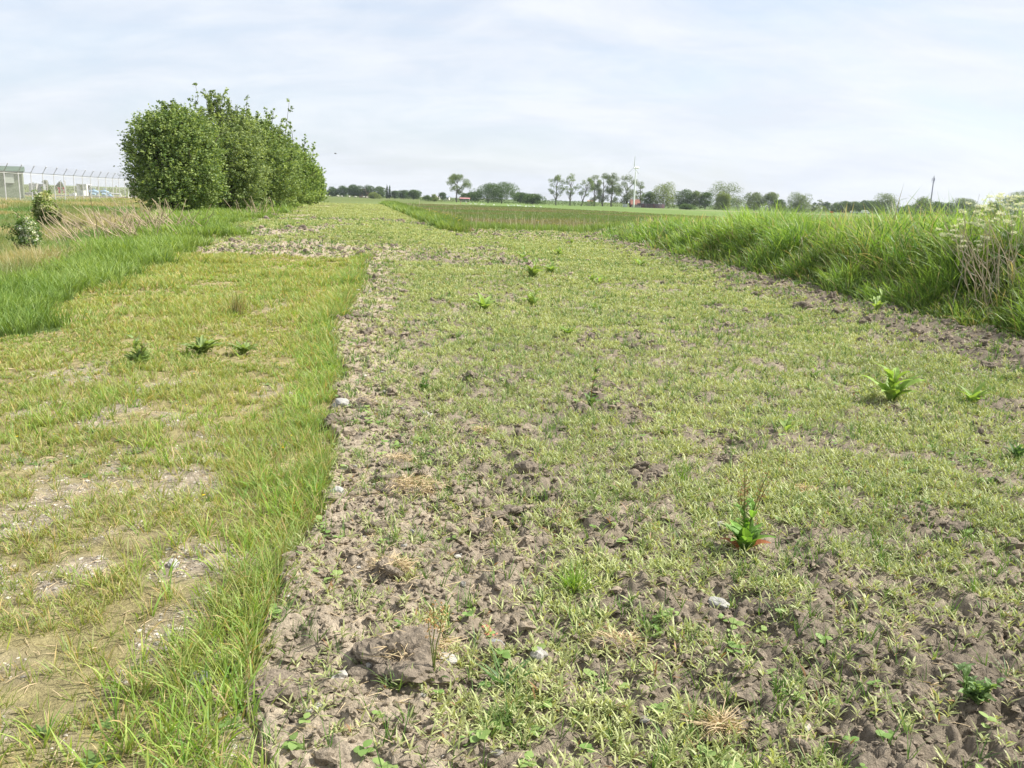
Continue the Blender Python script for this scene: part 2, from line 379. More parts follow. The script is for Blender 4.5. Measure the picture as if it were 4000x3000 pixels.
def solidmat(name, rough=0.9, spec=0.2, scale=8.0, var=0.15, bump=0.0, bscale=60.0, metal=0.0):
    m, n, l = newmat(name); o = n.new('ShaderNodeOutputMaterial'); a = n.new('ShaderNodeAttribute'); a.attribute_name = 'col'
    tcn = n.new('ShaderNodeTexCoord')
    nz = n.new('ShaderNodeTexNoise'); nz.inputs['Scale'].default_value = scale; nz.inputs['Detail'].default_value = 6; l.new(tcn.outputs['Object'], nz.inputs[0])
    mrr = n.new('ShaderNodeMapRange'); mrr.inputs['From Min'].default_value = .25; mrr.inputs['From Max'].default_value = .75
    mrr.inputs['To Min'].default_value = 1-var; mrr.inputs['To Max'].default_value = 1+var; l.new(nz.outputs['Fac'], mrr.inputs[0])
    mx = n.new('ShaderNodeVectorMath'); mx.operation = 'SCALE'; l.new(a.outputs['Color'], mx.inputs[0]); l.new(mrr.outputs[0], mx.inputs['Scale'])
    p = n.new('ShaderNodeBsdfPrincipled'); p.inputs['Roughness'].default_value = rough; p.inputs['Specular IOR Level'].default_value = spec; p.inputs['Metallic'].default_value = metal
    l.new(mx.outputs[0], p.inputs['Base Color']); l.new(p.outputs[0], o.inputs[0])
    if bump:
        nb = n.new('ShaderNodeTexNoise'); nb.inputs['Scale'].default_value = bscale; nb.inputs['Detail'].default_value = 8; nb.inputs['Roughness'].default_value = .65; l.new(tcn.outputs['Object'], nb.inputs[0])
        b = n.new('ShaderNodeBump'); b.inputs['Strength'].default_value = bump; b.inputs['Distance'].default_value = 0.018; l.new(nb.outputs['Fac'], b.inputs['Height']); l.new(b.outputs[0], p.inputs['Normal'])
    return m
M_ground = solidmat('soil_and_turf', 1.0, 0.05, 45, 0.25, 1.0, 110)
M_clod = solidmat('dry_clay', 1.0, 0.05, 60, 0.3, 1.0, 75)
M_stone = solidmat('stone', 0.85, 0.2, 50, 0.15, 0.4, 120)
M_grass = leafmat('grass_blade', 0.42, 0.5, 0.35)
M_seed = leafmat('seedling_leaf', 0.32, 0.5, 0.35)
M_leaf = leafmat('bush_leaf', 0.38, 0.55, 0.25)
M_dry = leafmat('dry_straw', 0.15, 0.8, 0.15)
M_flower = leafmat('petal', 0.3, 0.7, 0.1, 0.05)
M_bark = solidmat('bark', 0.95, 0.1, 12, 0.3, 0.6, 30)
M_paint = solidmat('painted_surface', 0.55, 0.4, 2, 0.05)
M_metal = solidmat('galvanised_steel', 0.45, 0.5, 6, 0.12, metal=0.3)
M_wall = solidmat('masonry', 0.9, 0.15, 3, 0.12, 0.3, 20)

def tag(o, label=None, cat=None, group=None, kind=None):
    if label: o['label'] = label
    if cat: o['category'] = cat
    if group: o['group'] = group
    if kind: o['kind'] = kind
    return o
def empty(name, loc=(0, 0, 0), rz=0.0):
    o = bpy.data.objects.new(name, None); COL.objects.link(o); o.location = loc; o.rotation_euler = (0, 0, rz); o.empty_display_size = 0.2
    return o
def copy_tree(o, parent=None):
    c = o.copy(); COL.objects.link(c)
    if parent: c.parent = parent
    for ch in list(o.children): copy_tree(ch, c)
    return c
def G3(px, py):
    x, y = gp(px, py); X = np.array([x]); Y = np.array([y]); return (x, y, float(HT(X, Y)[0]))
HAZE = 0.00012
# ------------------------------------------------------------------ the ground, one sheet to the horizon
rr = [0.5]
while rr[-1] < 60: rr.append(rr[-1]*(1.0042 if rr[-1] > 1.5 else 1.03))
while rr[-1] < 2000: rr.append(rr[-1]*1.035)
rr = np.array(rr)
aa = np.concatenate([np.arange(-180, -42, 4.0), np.arange(-42, 42, 0.165), np.arange(42, 180, 4.0)])
RA, AA = np.meshgrid(rr, np.radians(aa), indexing='ij'); gx = (RA*np.sin(AA)).ravel(); gy = (RA*np.cos(AA)).ravel()
Rg = regions(gx, gy); gz = HT(gx, gy, Rg); gc = gcol(gx, gy, Rg)
nr, na = RA.shape; I = np.arange(nr*na).reshape(nr, na); J = np.roll(I, -1, axis=1)
Qg = np.stack([I[:-1], J[:-1], J[1:], I[1:]], -1).reshape(-1, 4)[:, ::-1]
ctr = nr*na; Tg = np.stack([np.full(na, ctr), J[0], I[0]], -1)[:, ::-1]
gV = np.concatenate([np.stack([gx, gy, gz], 1), [[0, 0, 0.0]]]); gc = np.concatenate([gc, [[.2, .18, .1]]])
ground = mesh_obj('ground', gV, Qg, Tg, gc, M_ground, smooth=True); tag(ground, kind='structure')
del Rg, gx, gy, gz, gc, gV, Qg, RA, AA

# ------------------------------------------------------------------ ground cover
HALF = radians(41)
def scatter(r0, r1, dens, prob, seed, half=HALF):
    rg = np.random.default_rng(seed); out = []; a = r0
    while a < r1:
        b = min(a*1.18, r1); n = int(half*(b*b-a*a)*dens(0.5*(a+b)))
        if n > 0:
            r = np.sqrt(rg.uniform(a*a, b*b, n)); t = rg.uniform(-half, half, n); x = r*np.sin(t); y = r*np.cos(t)
            R = regions(x, y); k = rg.uniform(size=n) < prob(x, y, R)
            if k.any():
                Rk = {q: v[k] for q, v in R.items()}; x = x[k]; y = y[k]
                out.append(np.stack([x, y, HT(x, y, Rk), r[k], Rk['bare'], Rk['ba']], 1))
        a = b
    return np.concatenate(out) if out else np.zeros((0, 6))
def lod(r, w0, px=0.85): return np.maximum(w0, px*r/852.0)        # blade width that still fills about a render pixel
def mixc(a, b, t): return np.asarray(a)*(1-t[:, None])+np.asarray(b)*t[:, None]
def tufted(P, n, spread, rg):
    """n blades round every tuft centre"""
    Q = np.repeat(P, n, axis=0); r = rg.exponential(1.0, len(Q))*spread*np.repeat(np.clip(P[:, 3]/8, 1, 4), n); a = rg.uniform(0, 2*pi, len(Q))
    Q = Q.copy(); Q[:, 0] += r*np.cos(a); Q[:, 1] += r*np.sin(a); return Q, a
N = lambda x, y, f, s: fbm(x*f, y*f, s, 3)

# short grass of the track
acc = Acc(); rg = np.random.default_rng(1)
P = scatter(1.7, YT+2, lambda r: 620*min(1, (5.0/r))**1.0, lambda x, y, R: R['A']*(1-0.84*R['ba'])*(0.34+0.95*ss(.38, .6, N(x, y, 2.2, 201))), 2)
Q, a = tufted(P, 9, 0.016, rg); n = len(Q); r = Q[:, 3]
edge = ss(0.6, 0.1, np.abs(Q[:, 0]-np.interp(Q[:, 1], EY, EX))); patch = ss(.4, .62, N(Q[:, 0], Q[:, 1], .9, 202))
L = rg.uniform(.035, .10, n)*(0.55+0.7*patch+0.9*edge)*(1+0.8*ss(6, 14, r)*ss(.35, .6, N(Q[:, 0], Q[:, 1], .8, 204))); W = lod(r, .0036, .62)*rg.uniform(.6, 1.5, n)
yl = np.clip(rg.normal(.5, .25, n)+0.35*(N(Q[:, 0], Q[:, 1], 1.3, 203)-.5)*2-0.25*edge, 0, 1); dryp = rg.uniform(size=n) < 0.15
c = mixc((.19, .31, .07), (.42, .42, .14), yl); c[dryp] = np.array([.52, .40, .18])*rg.uniform(.7, 1.2, (dryp.sum(), 1))
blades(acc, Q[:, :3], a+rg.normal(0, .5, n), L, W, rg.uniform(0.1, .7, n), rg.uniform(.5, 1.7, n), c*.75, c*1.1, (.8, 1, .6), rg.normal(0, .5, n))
# taller bright tufts along the edge of the track
P = scatter(1.8, YT, lambda r: 230*min(1, 6/r), lambda x, y, R: R['A']*np.clip(ss(0.6, 0.05, np.abs(x-np.interp(y, EY, EX)))*ss(.38, .6, N(x, y, 2.5, 205))+0.12*ss(.52, .62, N(x, y, 1.4, 206)), 0, 1), 3)
Q, a = tufted(P, 12, 0.03, rg); n = len(Q); r = Q[:, 3]
c = mixc((.20, .37, .07), (.47, .55, .14), np.clip(rg.normal(.42, .32, n), 0, 1)); dryp = rg.uniform(size=n) < .14; c[dryp] = (.52, .40, .20)
blades(acc, Q[:, :3], a+rg.normal(0, .4, n), rg.uniform(.05, .165, n), lod(r, .0062, .7)*rg.uniform(.5, 1.3, n), rg.uniform(0.05, .65, n), rg.uniform(.3, 1.6, n), c*.7, c*1.1, (.7, 1, .8, .45), rg.normal(0, .6, n))
tag(acc.build('track_grass', M_grass), 'short yellow green grass tufts growing over the trodden track left of the tilled soil', 'grass', kind='stuff')

# lush grass of the track shoulder and the tall grass of the right bank
acc = Acc()
P = scatter(6, 115, lambda r: 170*min(1, 12/r), lambda x, y, R: R['B']*(.5+.5*ss(.35, .55, N(x, y, .8, 211))), 4)
Q, a = tufted(P, 8, 0.04, rg); n = len(Q); r = Q[:, 3]
c = mixc((.15, .25, .05), (.34, .43, .12), np.clip(rg.normal(.4, .3, n)+(N(Q[:, 0], Q[:, 1], .5, 212)-.5), 0, 1))
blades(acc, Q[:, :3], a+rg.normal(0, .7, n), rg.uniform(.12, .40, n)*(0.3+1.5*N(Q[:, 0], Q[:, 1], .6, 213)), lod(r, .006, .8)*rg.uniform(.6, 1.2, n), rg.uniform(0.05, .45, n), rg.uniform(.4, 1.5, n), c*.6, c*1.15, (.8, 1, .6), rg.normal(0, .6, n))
tag(acc.build('shoulder_grass', M_grass), 'lush dark green grass on the shoulder that falls away left of the track', 'grass', kind='stuff')
acc = Acc()
P = scatter(5, 70, lambda r: 150*min(1, 15/r), lambda x, y, R: (R['F'])*(.45+.55*ss(.3, .55, N(x, y, .9, 221)))*(1-.6*ss(2, 8, x-R['bl'])), 5)
Q, a = tufted(P, 9, 0.05, rg); n = len(Q); r = Q[:, 3]; bl = 4.2+(38-np.clip(Q[:, 1], -5, 60))*0.085; inn = ss(0, 1.6, Q[:, 0]-bl)
clump = N(Q[:, 0], Q[:, 1], .55, 222); cl2 = ss(.45, .62, N(Q[:, 0], Q[:, 1], 1.3, 226))
c = mixc((.13, .26, .05), (.33, .47, .12), np.clip(rg.normal(.42, .3, n)+(clump-.5), 0, 1)); k = rg.uniform(size=n) < .05; c[k] = (.42, .36, .2)
L = rg.uniform(.30, .92, n)*(0.62+.5*inn)*(.45+1.1*clump)*(.75+.5*cl2)*(1-.25*ss(18, 40, r)); c = c*(.62+.38*cl2)[:, None]+np.array([.02, .015, .008]); k = rg.uniform(size=n) < .08*(1-cl2); c[k] = (.46, .38, .22)  # second noise also darkens the colour, painting shade between the clumps
blades(acc, Q[:, :3], a+rg.normal(0, .8, n), L, lod(r, .009, .9)*rg.uniform(.5, 1.3, n), rg.uniform(0.02, .4, n), rg.uniform(.5, 1.9, n), c*.55, c*1.1, (.8, 1, .85, .5), rg.normal(0, .7, n))  # blade bases coloured darker, painted shade at the foot of the grass
P = scatter(6, 60, lambda r: 14*min(1, 20/r), lambda x, y, R: R['F']*ss(.2, 1.5, x-R['bl'])*ss(.42, .6, N(x, y, .7, 223)), 6)
n = len(P); blades(acc, P[:, :3], rg.uniform(0, 6.3, n), rg.uniform(.5, 1.2, n)*(1-.3*ss(18, 45, P[:, 3])), lod(P[:, 3], .004, .5), rg.uniform(0, .3, n), rg.uniform(.1, .8, n), (.3, .27, .13), (.5, .42, .26), (1, .9, .8, 1.5), rg.uniform(0, 3, n))
tag(acc.build('bank_grass', M_grass), 'tall rank green grass covering the bank right of the tilled strip', 'grass', kind='stuff')

# rough pasture between the track and the fence: rush, dry grass, green patches
acc = Acc()
P = scatter(11, 130, lambda r: 62*min(1, 22/r), lambda x, y, R: R['C']*(.55+.45*N(x, y, .6, 231)), 7)
Q, a = tufted(P, 9, 0.045, rg); n = len(Q); r = Q[:, 3]; t = N(Q[:, 0], Q[:, 1], .35, 232); t2 = N(Q[:, 0], Q[:, 1], .22, 233)
c = mixc((.17, .29, .075), (.42, .36, .19), ss(.42, .58, t)*.85+.1); k = rg.uniform(size=n) < .12; c[k] = (.44, .36, .22); g = (t2 > .56); c[g] = c[g]*.5+np.array([.04, .10, .02])
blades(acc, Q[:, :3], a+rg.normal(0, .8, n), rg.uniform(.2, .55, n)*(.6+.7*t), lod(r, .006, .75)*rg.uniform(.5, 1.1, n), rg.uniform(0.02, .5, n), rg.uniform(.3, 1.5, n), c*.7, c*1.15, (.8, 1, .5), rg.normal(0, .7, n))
tag(acc.build('rough_pasture', M_grass), 'rough brown and green rush and grass between the track and the wire fence', 'grass', kind='stuff')

# herb bank left of the meadow, tall weeds at the meadow edge, and the meadow itself
acc = Acc()
P = scatter(36, 128, lambda r: 60*min(1, 50/r), lambda x, y, R: R['G'].astype(float), 8)
Q, a = tufted(P, 9, 0.03, rg); n = len(Q); r = Q[:, 3]
c = mixc((.12, .21, .045), (.27, .35, .09), np.clip(rg.normal(.45, .3, n)+(N(Q[:, 0], Q[:, 1], .5, 241)-.5), 0, 1)); k = rg.uniform(size=n) < .16*ss(-.5, 1.5, Q[:, 0]-(-3.0-(Q[:, 1]-40)*.167)); c[k] = (.42, .34, .24)
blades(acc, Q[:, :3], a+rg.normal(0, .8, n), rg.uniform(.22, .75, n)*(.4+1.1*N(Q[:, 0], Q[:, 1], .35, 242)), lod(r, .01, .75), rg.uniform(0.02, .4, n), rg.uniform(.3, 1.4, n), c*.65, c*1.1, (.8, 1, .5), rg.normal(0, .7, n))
tag(acc.build('herb_bank', M_grass), 'green herbs and grass on the low ridge between the tilled strip and the meadow', 'herbs', kind='stuff')
acc = Acc()
def pm(x, y, R):
    m = R['M'] & (y > 43) & (x > -3.0-(y-40)*0.167) ; return m*(.7+.3*N(x, y, .1, 251))
P = scatter(44, 240, lambda r: 9*min(1, 52/r)**1.25, pm, 9, radians(36))
Q, a = tufted(P, 6, 0.05, rg); n = len(Q); r = Q[:, 3]; bd = np.clip(291-(Q[:, 0]+16)*2.56, 120, 420); kk = Q[:, 1] < bd; Q = Q[kk]; a = a[kk]; r = r[kk]; n = len(Q)
t = N(Q[:, 0], Q[:, 1], .05, 252); c = mixc((.15, .21, .07), (.22, .20, .11), ss(.42, .62, t)); e = ss(62, 50, Q[:, 1]); c = c*(1-e[:, None])+np.array([.2, .28, .08])*e[:, None]
blades(acc, Q[:, :3], a, rg.uniform(.25, .5, n), lod(r, .02, .8), rg.uniform(0, .3, n), rg.uniform(.2, 1.0, n), c*.8, c*1.1, (1, .7), rg.normal(0, .8, n))
tag(acc.build('meadow_grass', M_grass), 'tall olive green hay grass standing in the low meadow behind the tilled strip', 'grass', kind='stuff')

# seedlings of the sown strip
acc = Acc()
P = scatter(1.7, 110, lambda r: 1900*min(1, 7/r)**1.0, lambda x, y, R: R['S']*np.clip(1.0-.93*R['bare'], 0, 1)*(.22+.78*ss(.38, .58, N(x, y, 3.6, 261)))*(.6+.4*ss(.38,.55,N(x, y, .8, 264))), 10)
n0 = len(P); nl = 6; Q = np.repeat(P, nl, axis=0); n = len(Q); r = Q[:, 3]; j = np.tile(np.arange(nl), n0); az0 = np.repeat(rg.uniform(0, 6.28, n0), nl)
az = az0+j*2.4+rg.normal(0, .25, n); up = j/nl; size = np.repeat(rg.uniform(.65, 1.35, n0), nl)
st = Q[:, :3].copy(); st[:, 2] += up*.022*size
tone = np.clip(np.repeat(rg.normal(.5, .25, n0), nl)+(N(Q[:, 0], Q[:, 1], .9, 263)-.5)*.8, 0, 1); c = mixc((.27, .335, .12), (.52, .545, .25), tone)*(1-.2*(N(Q[:, 0], Q[:, 1], 1.5, 262)-.5))[:, None]
kred = rg.uniform(size=n) < .02; c[kred] = (.35, .2, .1)
blades(acc, st, az, rg.uniform(.024, .056, n)*size*(1+.5*ss(6, 30, r)), lod(r, .0068, .7)*rg.uniform(.7, 1.2, n), np.clip(1.1-.9*up+rg.normal(0, .15, n), .1, 1.5), np.clip(1.6-.6*up+rg.normal(0, .25, n), .3, 2.0), c*.85, c, (.35, 1, .75), rg.normal(0, .35, n), .12)
tag(acc.build('seedlings', M_seed), 'pale green narrow leaved seedlings carpeting the sown clay strip', 'seedlings', kind='stuff')
# grass sprigs and round leaved weeds among them
acc = Acc()
P = scatter(1.7, 45, lambda r: 95*min(1, 6/r), lambda x, y, R: R['S']*(.3+.75*ss(.45, .6, N(x, y, 1.8, 271))), 12)
Q, a = tufted(P, 6, 0.006, rg); n = len(Q)
c = mixc((.09, .19, .045), (.18, .28, .07), rg.uniform(size=n))
blades(acc, Q[:, :3], a+rg.normal(0, .6, n), rg.uniform(.05, .14, n), lod(Q[:, 3], .004, .6), rg.uniform(.05, .6, n), rg.uniform(.3, 1.5, n), c*.8, c*1.1, (.8, 1, .7, .4), rg.normal(0, .5, n))
P = scatter(1.7, 14, lambda r: 26, lambda x, y, R: R['S']*ss(.42, .6, N(x, y, 1.1, 273)), 13)
n0 = len(P); Q = np.repeat(P, 4, axis=0); n = len(Q); az = np.repeat(rg.uniform(0, 6.28, n0), 4)+np.tile(np.arange(4), n0)*1.6+rg.normal(0, .2, n)
Q[:, 2] += rg.uniform(.005, .03, n); sz = np.repeat(rg.uniform(.6, 1.5, n0), 4); c = mixc((.17, .29, .07), (.30, .40, .13), np.repeat(rg.uniform(size=n0), 4))
blades(acc, Q[:, :3], az, .028*sz, .022*sz, 1.2, 1.7+rg.normal(0, .3, n), c, c*1.05, (.25, .9, 1, .8), rg.normal(0, .2, n), .08)
P = scatter(1.7, 16, lambda r: 13, lambda x, y, R: R['A']*ss(.42, .6, N(x, y, 1.6, 274)), 14)
n0 = len(P); Q = np.repeat(P, 6, axis=0); n = len(Q); az = np.repeat(rg.uniform(0, 6.28, n0), 6)+np.tile(np.arange(6), n0)*1.05+rg.normal(0, .2, n); sz = np.repeat(rg.uniform(.6, 1.4, n0), 6)
blades(acc, Q[:, :3], az, .045*sz, .013*sz, 1.0, 1.6, (.13, .22, .06), (.18, .27, .08), (.3, .9, 1, .7), rg.normal(0, .2, n), .08)
tag(acc.build('young_weeds', M_seed), 'single grass sprigs and round leaved young weeds among the seedlings', 'weeds', kind='stuff')

# clods, crumbs, straw, gravel
acc = Acc()
P = scatter(1.7, 45, lambda r: 900*min(1, 4/r)**1.6, lambda x, y, R: R['S']*np.clip(.10+.9*R['bare']+.4*R['s1'], 0, 1), 20); n = len(P)
S = np.clip(rg.lognormal(-4.95, .5, n), .004, .03)*(1+.12*P[:, 3]**.8); t = np.clip(P[:, 4]*.5+rg.uniform(-.1, .5, n), 0, 1)
lumps(acc, P[:, :3]+np.array([0, 0, 1])*S[:, None]*.25, S, mixc((.195, .163, .125), (.36, .297, .218), t), .45, None, 21)
P = scatter(1.7, 44, lambda r: 3.5*min(1, 10/r), lambda x, y, R: np.clip(R['s2']*1.5+R['s1']*.6+R['bare']*.5, 0, 1), 22); n = len(P); S = rg.uniform(.018, .042, n)*(1+.03*P[:, 3])
lumps(acc, P[:, :3]+np.array([0, 0, 1])*S[:, None]*.02, S, (.22, .183, .14), .6, (IV3, IF3), 23, .75)
tag(acc.build('soil_clods', M_clod), 'broken grey brown clay clods and crumbs lying on the bare strips', 'clods', kind='stuff')
acc = Acc()
P = scatter(1.7, 26, lambda r: 20*min(1, 6/r), lambda x, y, R: np.clip(R['s1']*.8+.06*R['S'], 0, 1)*(N(x, y, 2, 281) > .42), 24); n = len(P); S = np.clip(rg.lognormal(-4.7, .5, n), .004, .03)*(1+.03*P[:, 3])
lumps(acc, P[:, :3]+np.array([0, 0, 1])*S[:, None]*.3, S, np.array([.36, .34, .30])*rg.uniform(.6, 1.2, (n, 1)), .3, None, 25, .6)
P = scatter(1.7, 15, lambda r: 1300*min(1, 4/r)**1.3, lambda x, y, R: R['A']*ss(.15, .6, R['ba']), 26); n = len(P); S = np.clip(rg.lognormal(-5.6, .42, n), .002, .014)*(1+.06*P[:, 3])
lumps(acc, P[:, :3]+np.array([0, 0, 1])*S[:, None]*.1, S, np.array([.46, .42, .35])*rg.uniform(.5, 1.25, (n, 1)), .3, None, 27, .5)
tag(acc.build('gravel', M_stone), 'whitish gravel and small stones in the worn patches and along the soil edge', 'gravel', kind='stuff')
acc = Acc()
P = scatter(1.7, 30, lambda r: 700*min(1, 5/r)**1.2, lambda x, y, R: (R['S']*(.15+.85*R['s1'])*ss(.44, .6, N(x, y, 2.6, 291))+R['A']*.35), 28); n = len(P)
P[:, 2] += rg.uniform(.001, .012, n)
blades(acc, P[:, :3], rg.uniform(0, 6.3, n), rg.uniform(.03, .10, n), lod(P[:, 3], .0028, .5), rg.uniform(1.15, 1.6, n), rg.uniform(1.4, 2.0, n), (.46, .36, .22), (.60, .48, .31), (1, 1, .7), rg.uniform(0, 3, n))
P = scatter(16, 45, lambda r: 2.5*min(1, 25/r), lambda x, y, R: (R['C']*ss(-1.8, -.6, (x+8.4+(y-14)*.30))*ss(60, 40, y)*ss(15, 22, y)*ss(.40, .52, N(x, y, .8, 292))), 29); n = len(P)
blades(acc, P[:, :3], rg.normal(3.0, .35, n), rg.uniform(.5, 1.25, n), lod(P[:, 3], .006, .5), rg.uniform(.2, .9, n), rg.uniform(.5, 1.1, n), (.40, .33, .24), (.52, .44, .33), (1, .9, .8), rg.uniform(0, 3, n))
P = scatter(36, 110, lambda r: 2.2*min(1, 50/r), lambda x, y, R: (((R['G'] & (x > -2.8-(y-40)*.167)) | (R['M'] & (y > 43) & (y < 52) & (x > -4) & (x < 6)))*1.0), 30); n = len(P)
blades(acc, P[:, :3], rg.uniform(0, 6.3, n), rg.uniform(.5, 1.05, n), lod(P[:, 3], .008, .4), rg.uniform(0, .25, n), rg.uniform(0, .5, n), (.36, .31, .2), (.5, .44, .33), (1, .8, 1.2), rg.uniform(0, 3, n))
tag(acc.build('dry_stalks', M_dry), 'bleached straw litter and dead reed stalks on the soil and by the bushes', 'straw', kind='stuff')
# buttercups and daisies
acc = Acc()
def flow(P, n, h, col, sz):
    for kx in range(2):
        Q = P.copy(); Q[:, 2] += h; a0 = rg.uniform(0, 6.3, len(P))+kx*1.57; sz = np.broadcast_to(sz, (len(P),))
        blades(acc, Q[:, :3]-np.stack([np.cos(a0), np.sin(a0), 0*a0], 1)*sz[:, None]*.5, a0, sz, sz*.9, 1.4, 1.75, col, col, (.6, 1, .9), 0)
P = scatter(2.2, 24, lambda r: 1.6, lambda x, y, R: R['A']*1.0, 31); flow(P, 1, rg.uniform(.04, .1, len(P)), (.75, .55, .02), np.maximum(.016, P[:, 3]*.0019))
P = scatter(3.5, 24, lambda r: .6, lambda x, y, R: R['A']*1.0, 32); flow(P, 1, rg.uniform(.03, .06, len(P)), (.75, .74, .68), np.maximum(.014, P[:, 3]*.0016))
P = scatter(38, 60, lambda r: 5, lambda x, y, R: R['G']*1.0, 33); flow(P, 1, rg.uniform(.4, .8, len(P)), (.75, .55, .02), .09)
P = scatter(60, 170, lambda r: .12, lambda x, y, R: R['M']*(N(x, y, .04, 295) > .5)*1.0, 34); flow(P, 1, rg.uniform(.4, .5, len(P)), (.6, .48, .05), .22)
tag(acc.build('wild_flowers', M_flower), 'tiny yellow buttercups and white daisies dotted through the grass', 'flowers', kind='stuff')
# ------------------------------------------------------------------ woody plants
def leaves(acc, P, size, col, rg, asp=.6, upbias=.3):
    n = len(P); d = rg.normal(size=(n, 3)); d[:, 2] = np.abs(d[:, 2])*.4+upbias*0; d /= np.linalg.norm(d, axis=1)[:, None]
    q = rg.normal(size=(n, 3)); s = np.cross(d, q); s /= np.linalg.norm(s, axis=1)[:, None]
    size = np.broadcast_to(size, (n,))[:, None]
    V = np.stack([P-d*size*.5, P+s*size*asp*.5, P+d*size*.5, P-s*size*asp*.5], 1)
    acc.add(V.reshape(-1, 3), np.arange(n*4).reshape(n, 4), None, np.repeat(col, 4, axis=0))
def wood_path(p0, p1, rg, k=5, sag=.12):
    t = np.linspace(0, 1, k)[:, None]; p = np.asarray(p0)*(1-t)+np.asarray(p1)*t; L = np.linalg.norm(np.asarray(p1)-np.asarray(p0))
    p[1:-1] += rg.normal(0, sag*L/k, (k-2, 3)); return p
def bush(name, label, cat, base, R, Hh, seed, ntw=2600, leaf=.085, c0=(.06, .115, .025), c1=(.15, .22, .05), tips=14, tiph=1.2, group=None, lobes=7, flowers=None, stem=(.10, .085, .06), lod_px=1.5, zlow=.12, lean=(0, 0), nl=12, tall=None, core=.8):
    rg = np.random.default_rng(seed); root = empty(name, base); tag(root, label, cat, group)
    st = Acc(); fo = Acc(); fl = Acc()
    cen = [(0, 0, Hh*.46, R*core, R*core, Hh*.47), (R*.05, 0, Hh*.25, R*core, R*core, Hh*.25)]
    for i in range(lobes):
        a = i*2.4+rg.uniform(-.3, .3); zc = Hh*rg.uniform(.20, .78); rr_ = R*rg.uniform(.40, .66)*math.sqrt(max(.12, 1-(zc/Hh-.28)**2*3.2)); rl = min(R*rg.uniform(.28, .42), Hh-zc)
        cen.append((rr_*math.cos(a)+lean[0]*zc, rr_*math.sin(a)+lean[1]*zc, zc, rl, rl, rl*1.05))
    cen = np.array(cen); wgt = cen[:, 3]*cen[:, 5]; ci = rg.choice(len(cen), ntw, p=wgt/wgt.sum())
    d = rg.normal(size=(ntw, 3)); d /= np.linalg.norm(d, axis=1)[:, None]; rad = rg.uniform(.5, 1.04, ntw)**.7
    P = cen[ci, :3]+d*cen[ci, 3:]*rad[:, None]; k = (P[:, 2] > Hh*zlow*rg.uniform(.2, 1.2, ntw)); P = P[k]; d = d[k]
    dirn = d*.7+np.array([0, 0, .55])+rg.normal(0, .3, d.shape); dirn /= np.linalg.norm(dirn, axis=1)[:, None]
    tl = rg.uniform(.18, .42, len(P))*(R/2.2)**.5*np.where(rg.uniform(size=len(P)) < .14, 1.9, 1)
    tip = []
    for i in range(tips):
        a = rg.uniform(0, 6.28); rr_ = R*rg.uniform(0, .75); z0 = Hh*(.97-.80*(rr_/R)**2)-.3; h = rg.uniform(.4, 1)*tiph
        p0 = np.array([rr_*math.cos(a), rr_*math.sin(a), z0]); p1 = p0+np.array([rg.normal(0, .18), rg.normal(0, .18), h+.3]); pth = wood_path(p0, p1, rg, 5, .2); tube(st, pth, np.linspace(.016, .005, 5), 4, stem)
        for q in np.linspace(.1, 1, int(9+9*h)):
            b = p0*(1-q)+p1*q; tip.append(b+rg.normal(0, .05, 3))
    if tall:
        for i in range(8):
            x0 = R*tall[0]+rg.normal(0, 1.1); p0 = np.array([x0, rg.normal(0, .3), Hh*.72]); p1 = p0+np.array([rg.normal(.05, .2), 0, (Hh*.22+tall[1]*(1 if i == 0 else rg.uniform(.1, .7)))]); tube(st, wood_path(p0, p1, rg, 5, .12), np.linspace(.02, .006, 5), 4, stem)
            for q in np.linspace(.0, 1, 15):
                b = p0*(1-q)+p1*q; tip.append(b+rg.normal(0, .24*(1.15-q), 3))
    if tip:
        tip = np.array(tip); P = np.concatenate([P, tip]); dd = rg.normal(size=(len(tip), 3))*.6+np.array([0, 0, .4]); dirn = np.concatenate([dirn, dd/np.linalg.norm(dd, axis=1)[:, None]]); tl = np.concatenate([tl, rg.uniform(.08, .2, len(tip))])
    n = len(P); t = rg.uniform(0, 1, (n, nl)); LP = P[:, None]+dirn[:, None]*(t*tl[:, None])[..., None]+rg.normal(0, .035, (n, nl, 3))
    tone = np.clip(np.repeat(rg.uniform(0, 1, n)**1.5, nl)+rg.normal(0, .2, n*nl), 0, 1); col = mixc(c0, c1, tone)
    leaves(fo, LP.reshape(-1, 3), leaf*rg.uniform(.7, 1.3, n*nl), col, rg)
    for i in range(9):
        a = i*2.4; e = np.array([R*.55*math.cos(a), R*.55*math.sin(a), Hh*rg.uniform(.5, .8)]); s0 = np.array([.25*math.cos(a)*rg.uniform(.2, 1), .25*math.sin(a), -.15]); pth = wood_path(s0, e, rg, 6, .25); tube(st, pth, np.linspace(.055, .018, 6)*(Hh/4), 6, stem)
        for b in range(3):
            q = pth[2+b]; e2 = q+np.array([rg.normal(0, R*.25), rg.normal(0, R*.25), Hh*.22]); tube(st, wood_path(q, e2, rg, 4, .2), np.linspace(.025, .007, 4)*(Hh/4), 4, stem)
    if flowers:
        nf, fs, fc, zmin = flowers; ci = rg.choice(len(cen), nf, p=wgt/wgt.sum()); d = rg.normal(size=(nf, 3)); d[:, 2] = np.abs(d[:, 2]); d /= np.linalg.norm(d, axis=1)[:, None]; FP = cen[ci, :3]+d*cen[ci, 3:]*1.06; FP = FP[FP[:, 2] > Hh*zmin]
        for q in range(5): leaves(fl, FP+rg.normal(0, fs*.3, FP.shape), fs, np.tile(np.array(fc), (len(FP), 1))*rg.uniform(.85, 1.1, (len(FP), 1)), rg, .9)
    st.build('stem', M_bark, root); fo.build('foliage', M_leaf, root)
    if flowers: fl.build('blossom', M_flower, root)
    return root
def gz(x, y): return float(H0(np.array([x]), np.array([y]))[0])
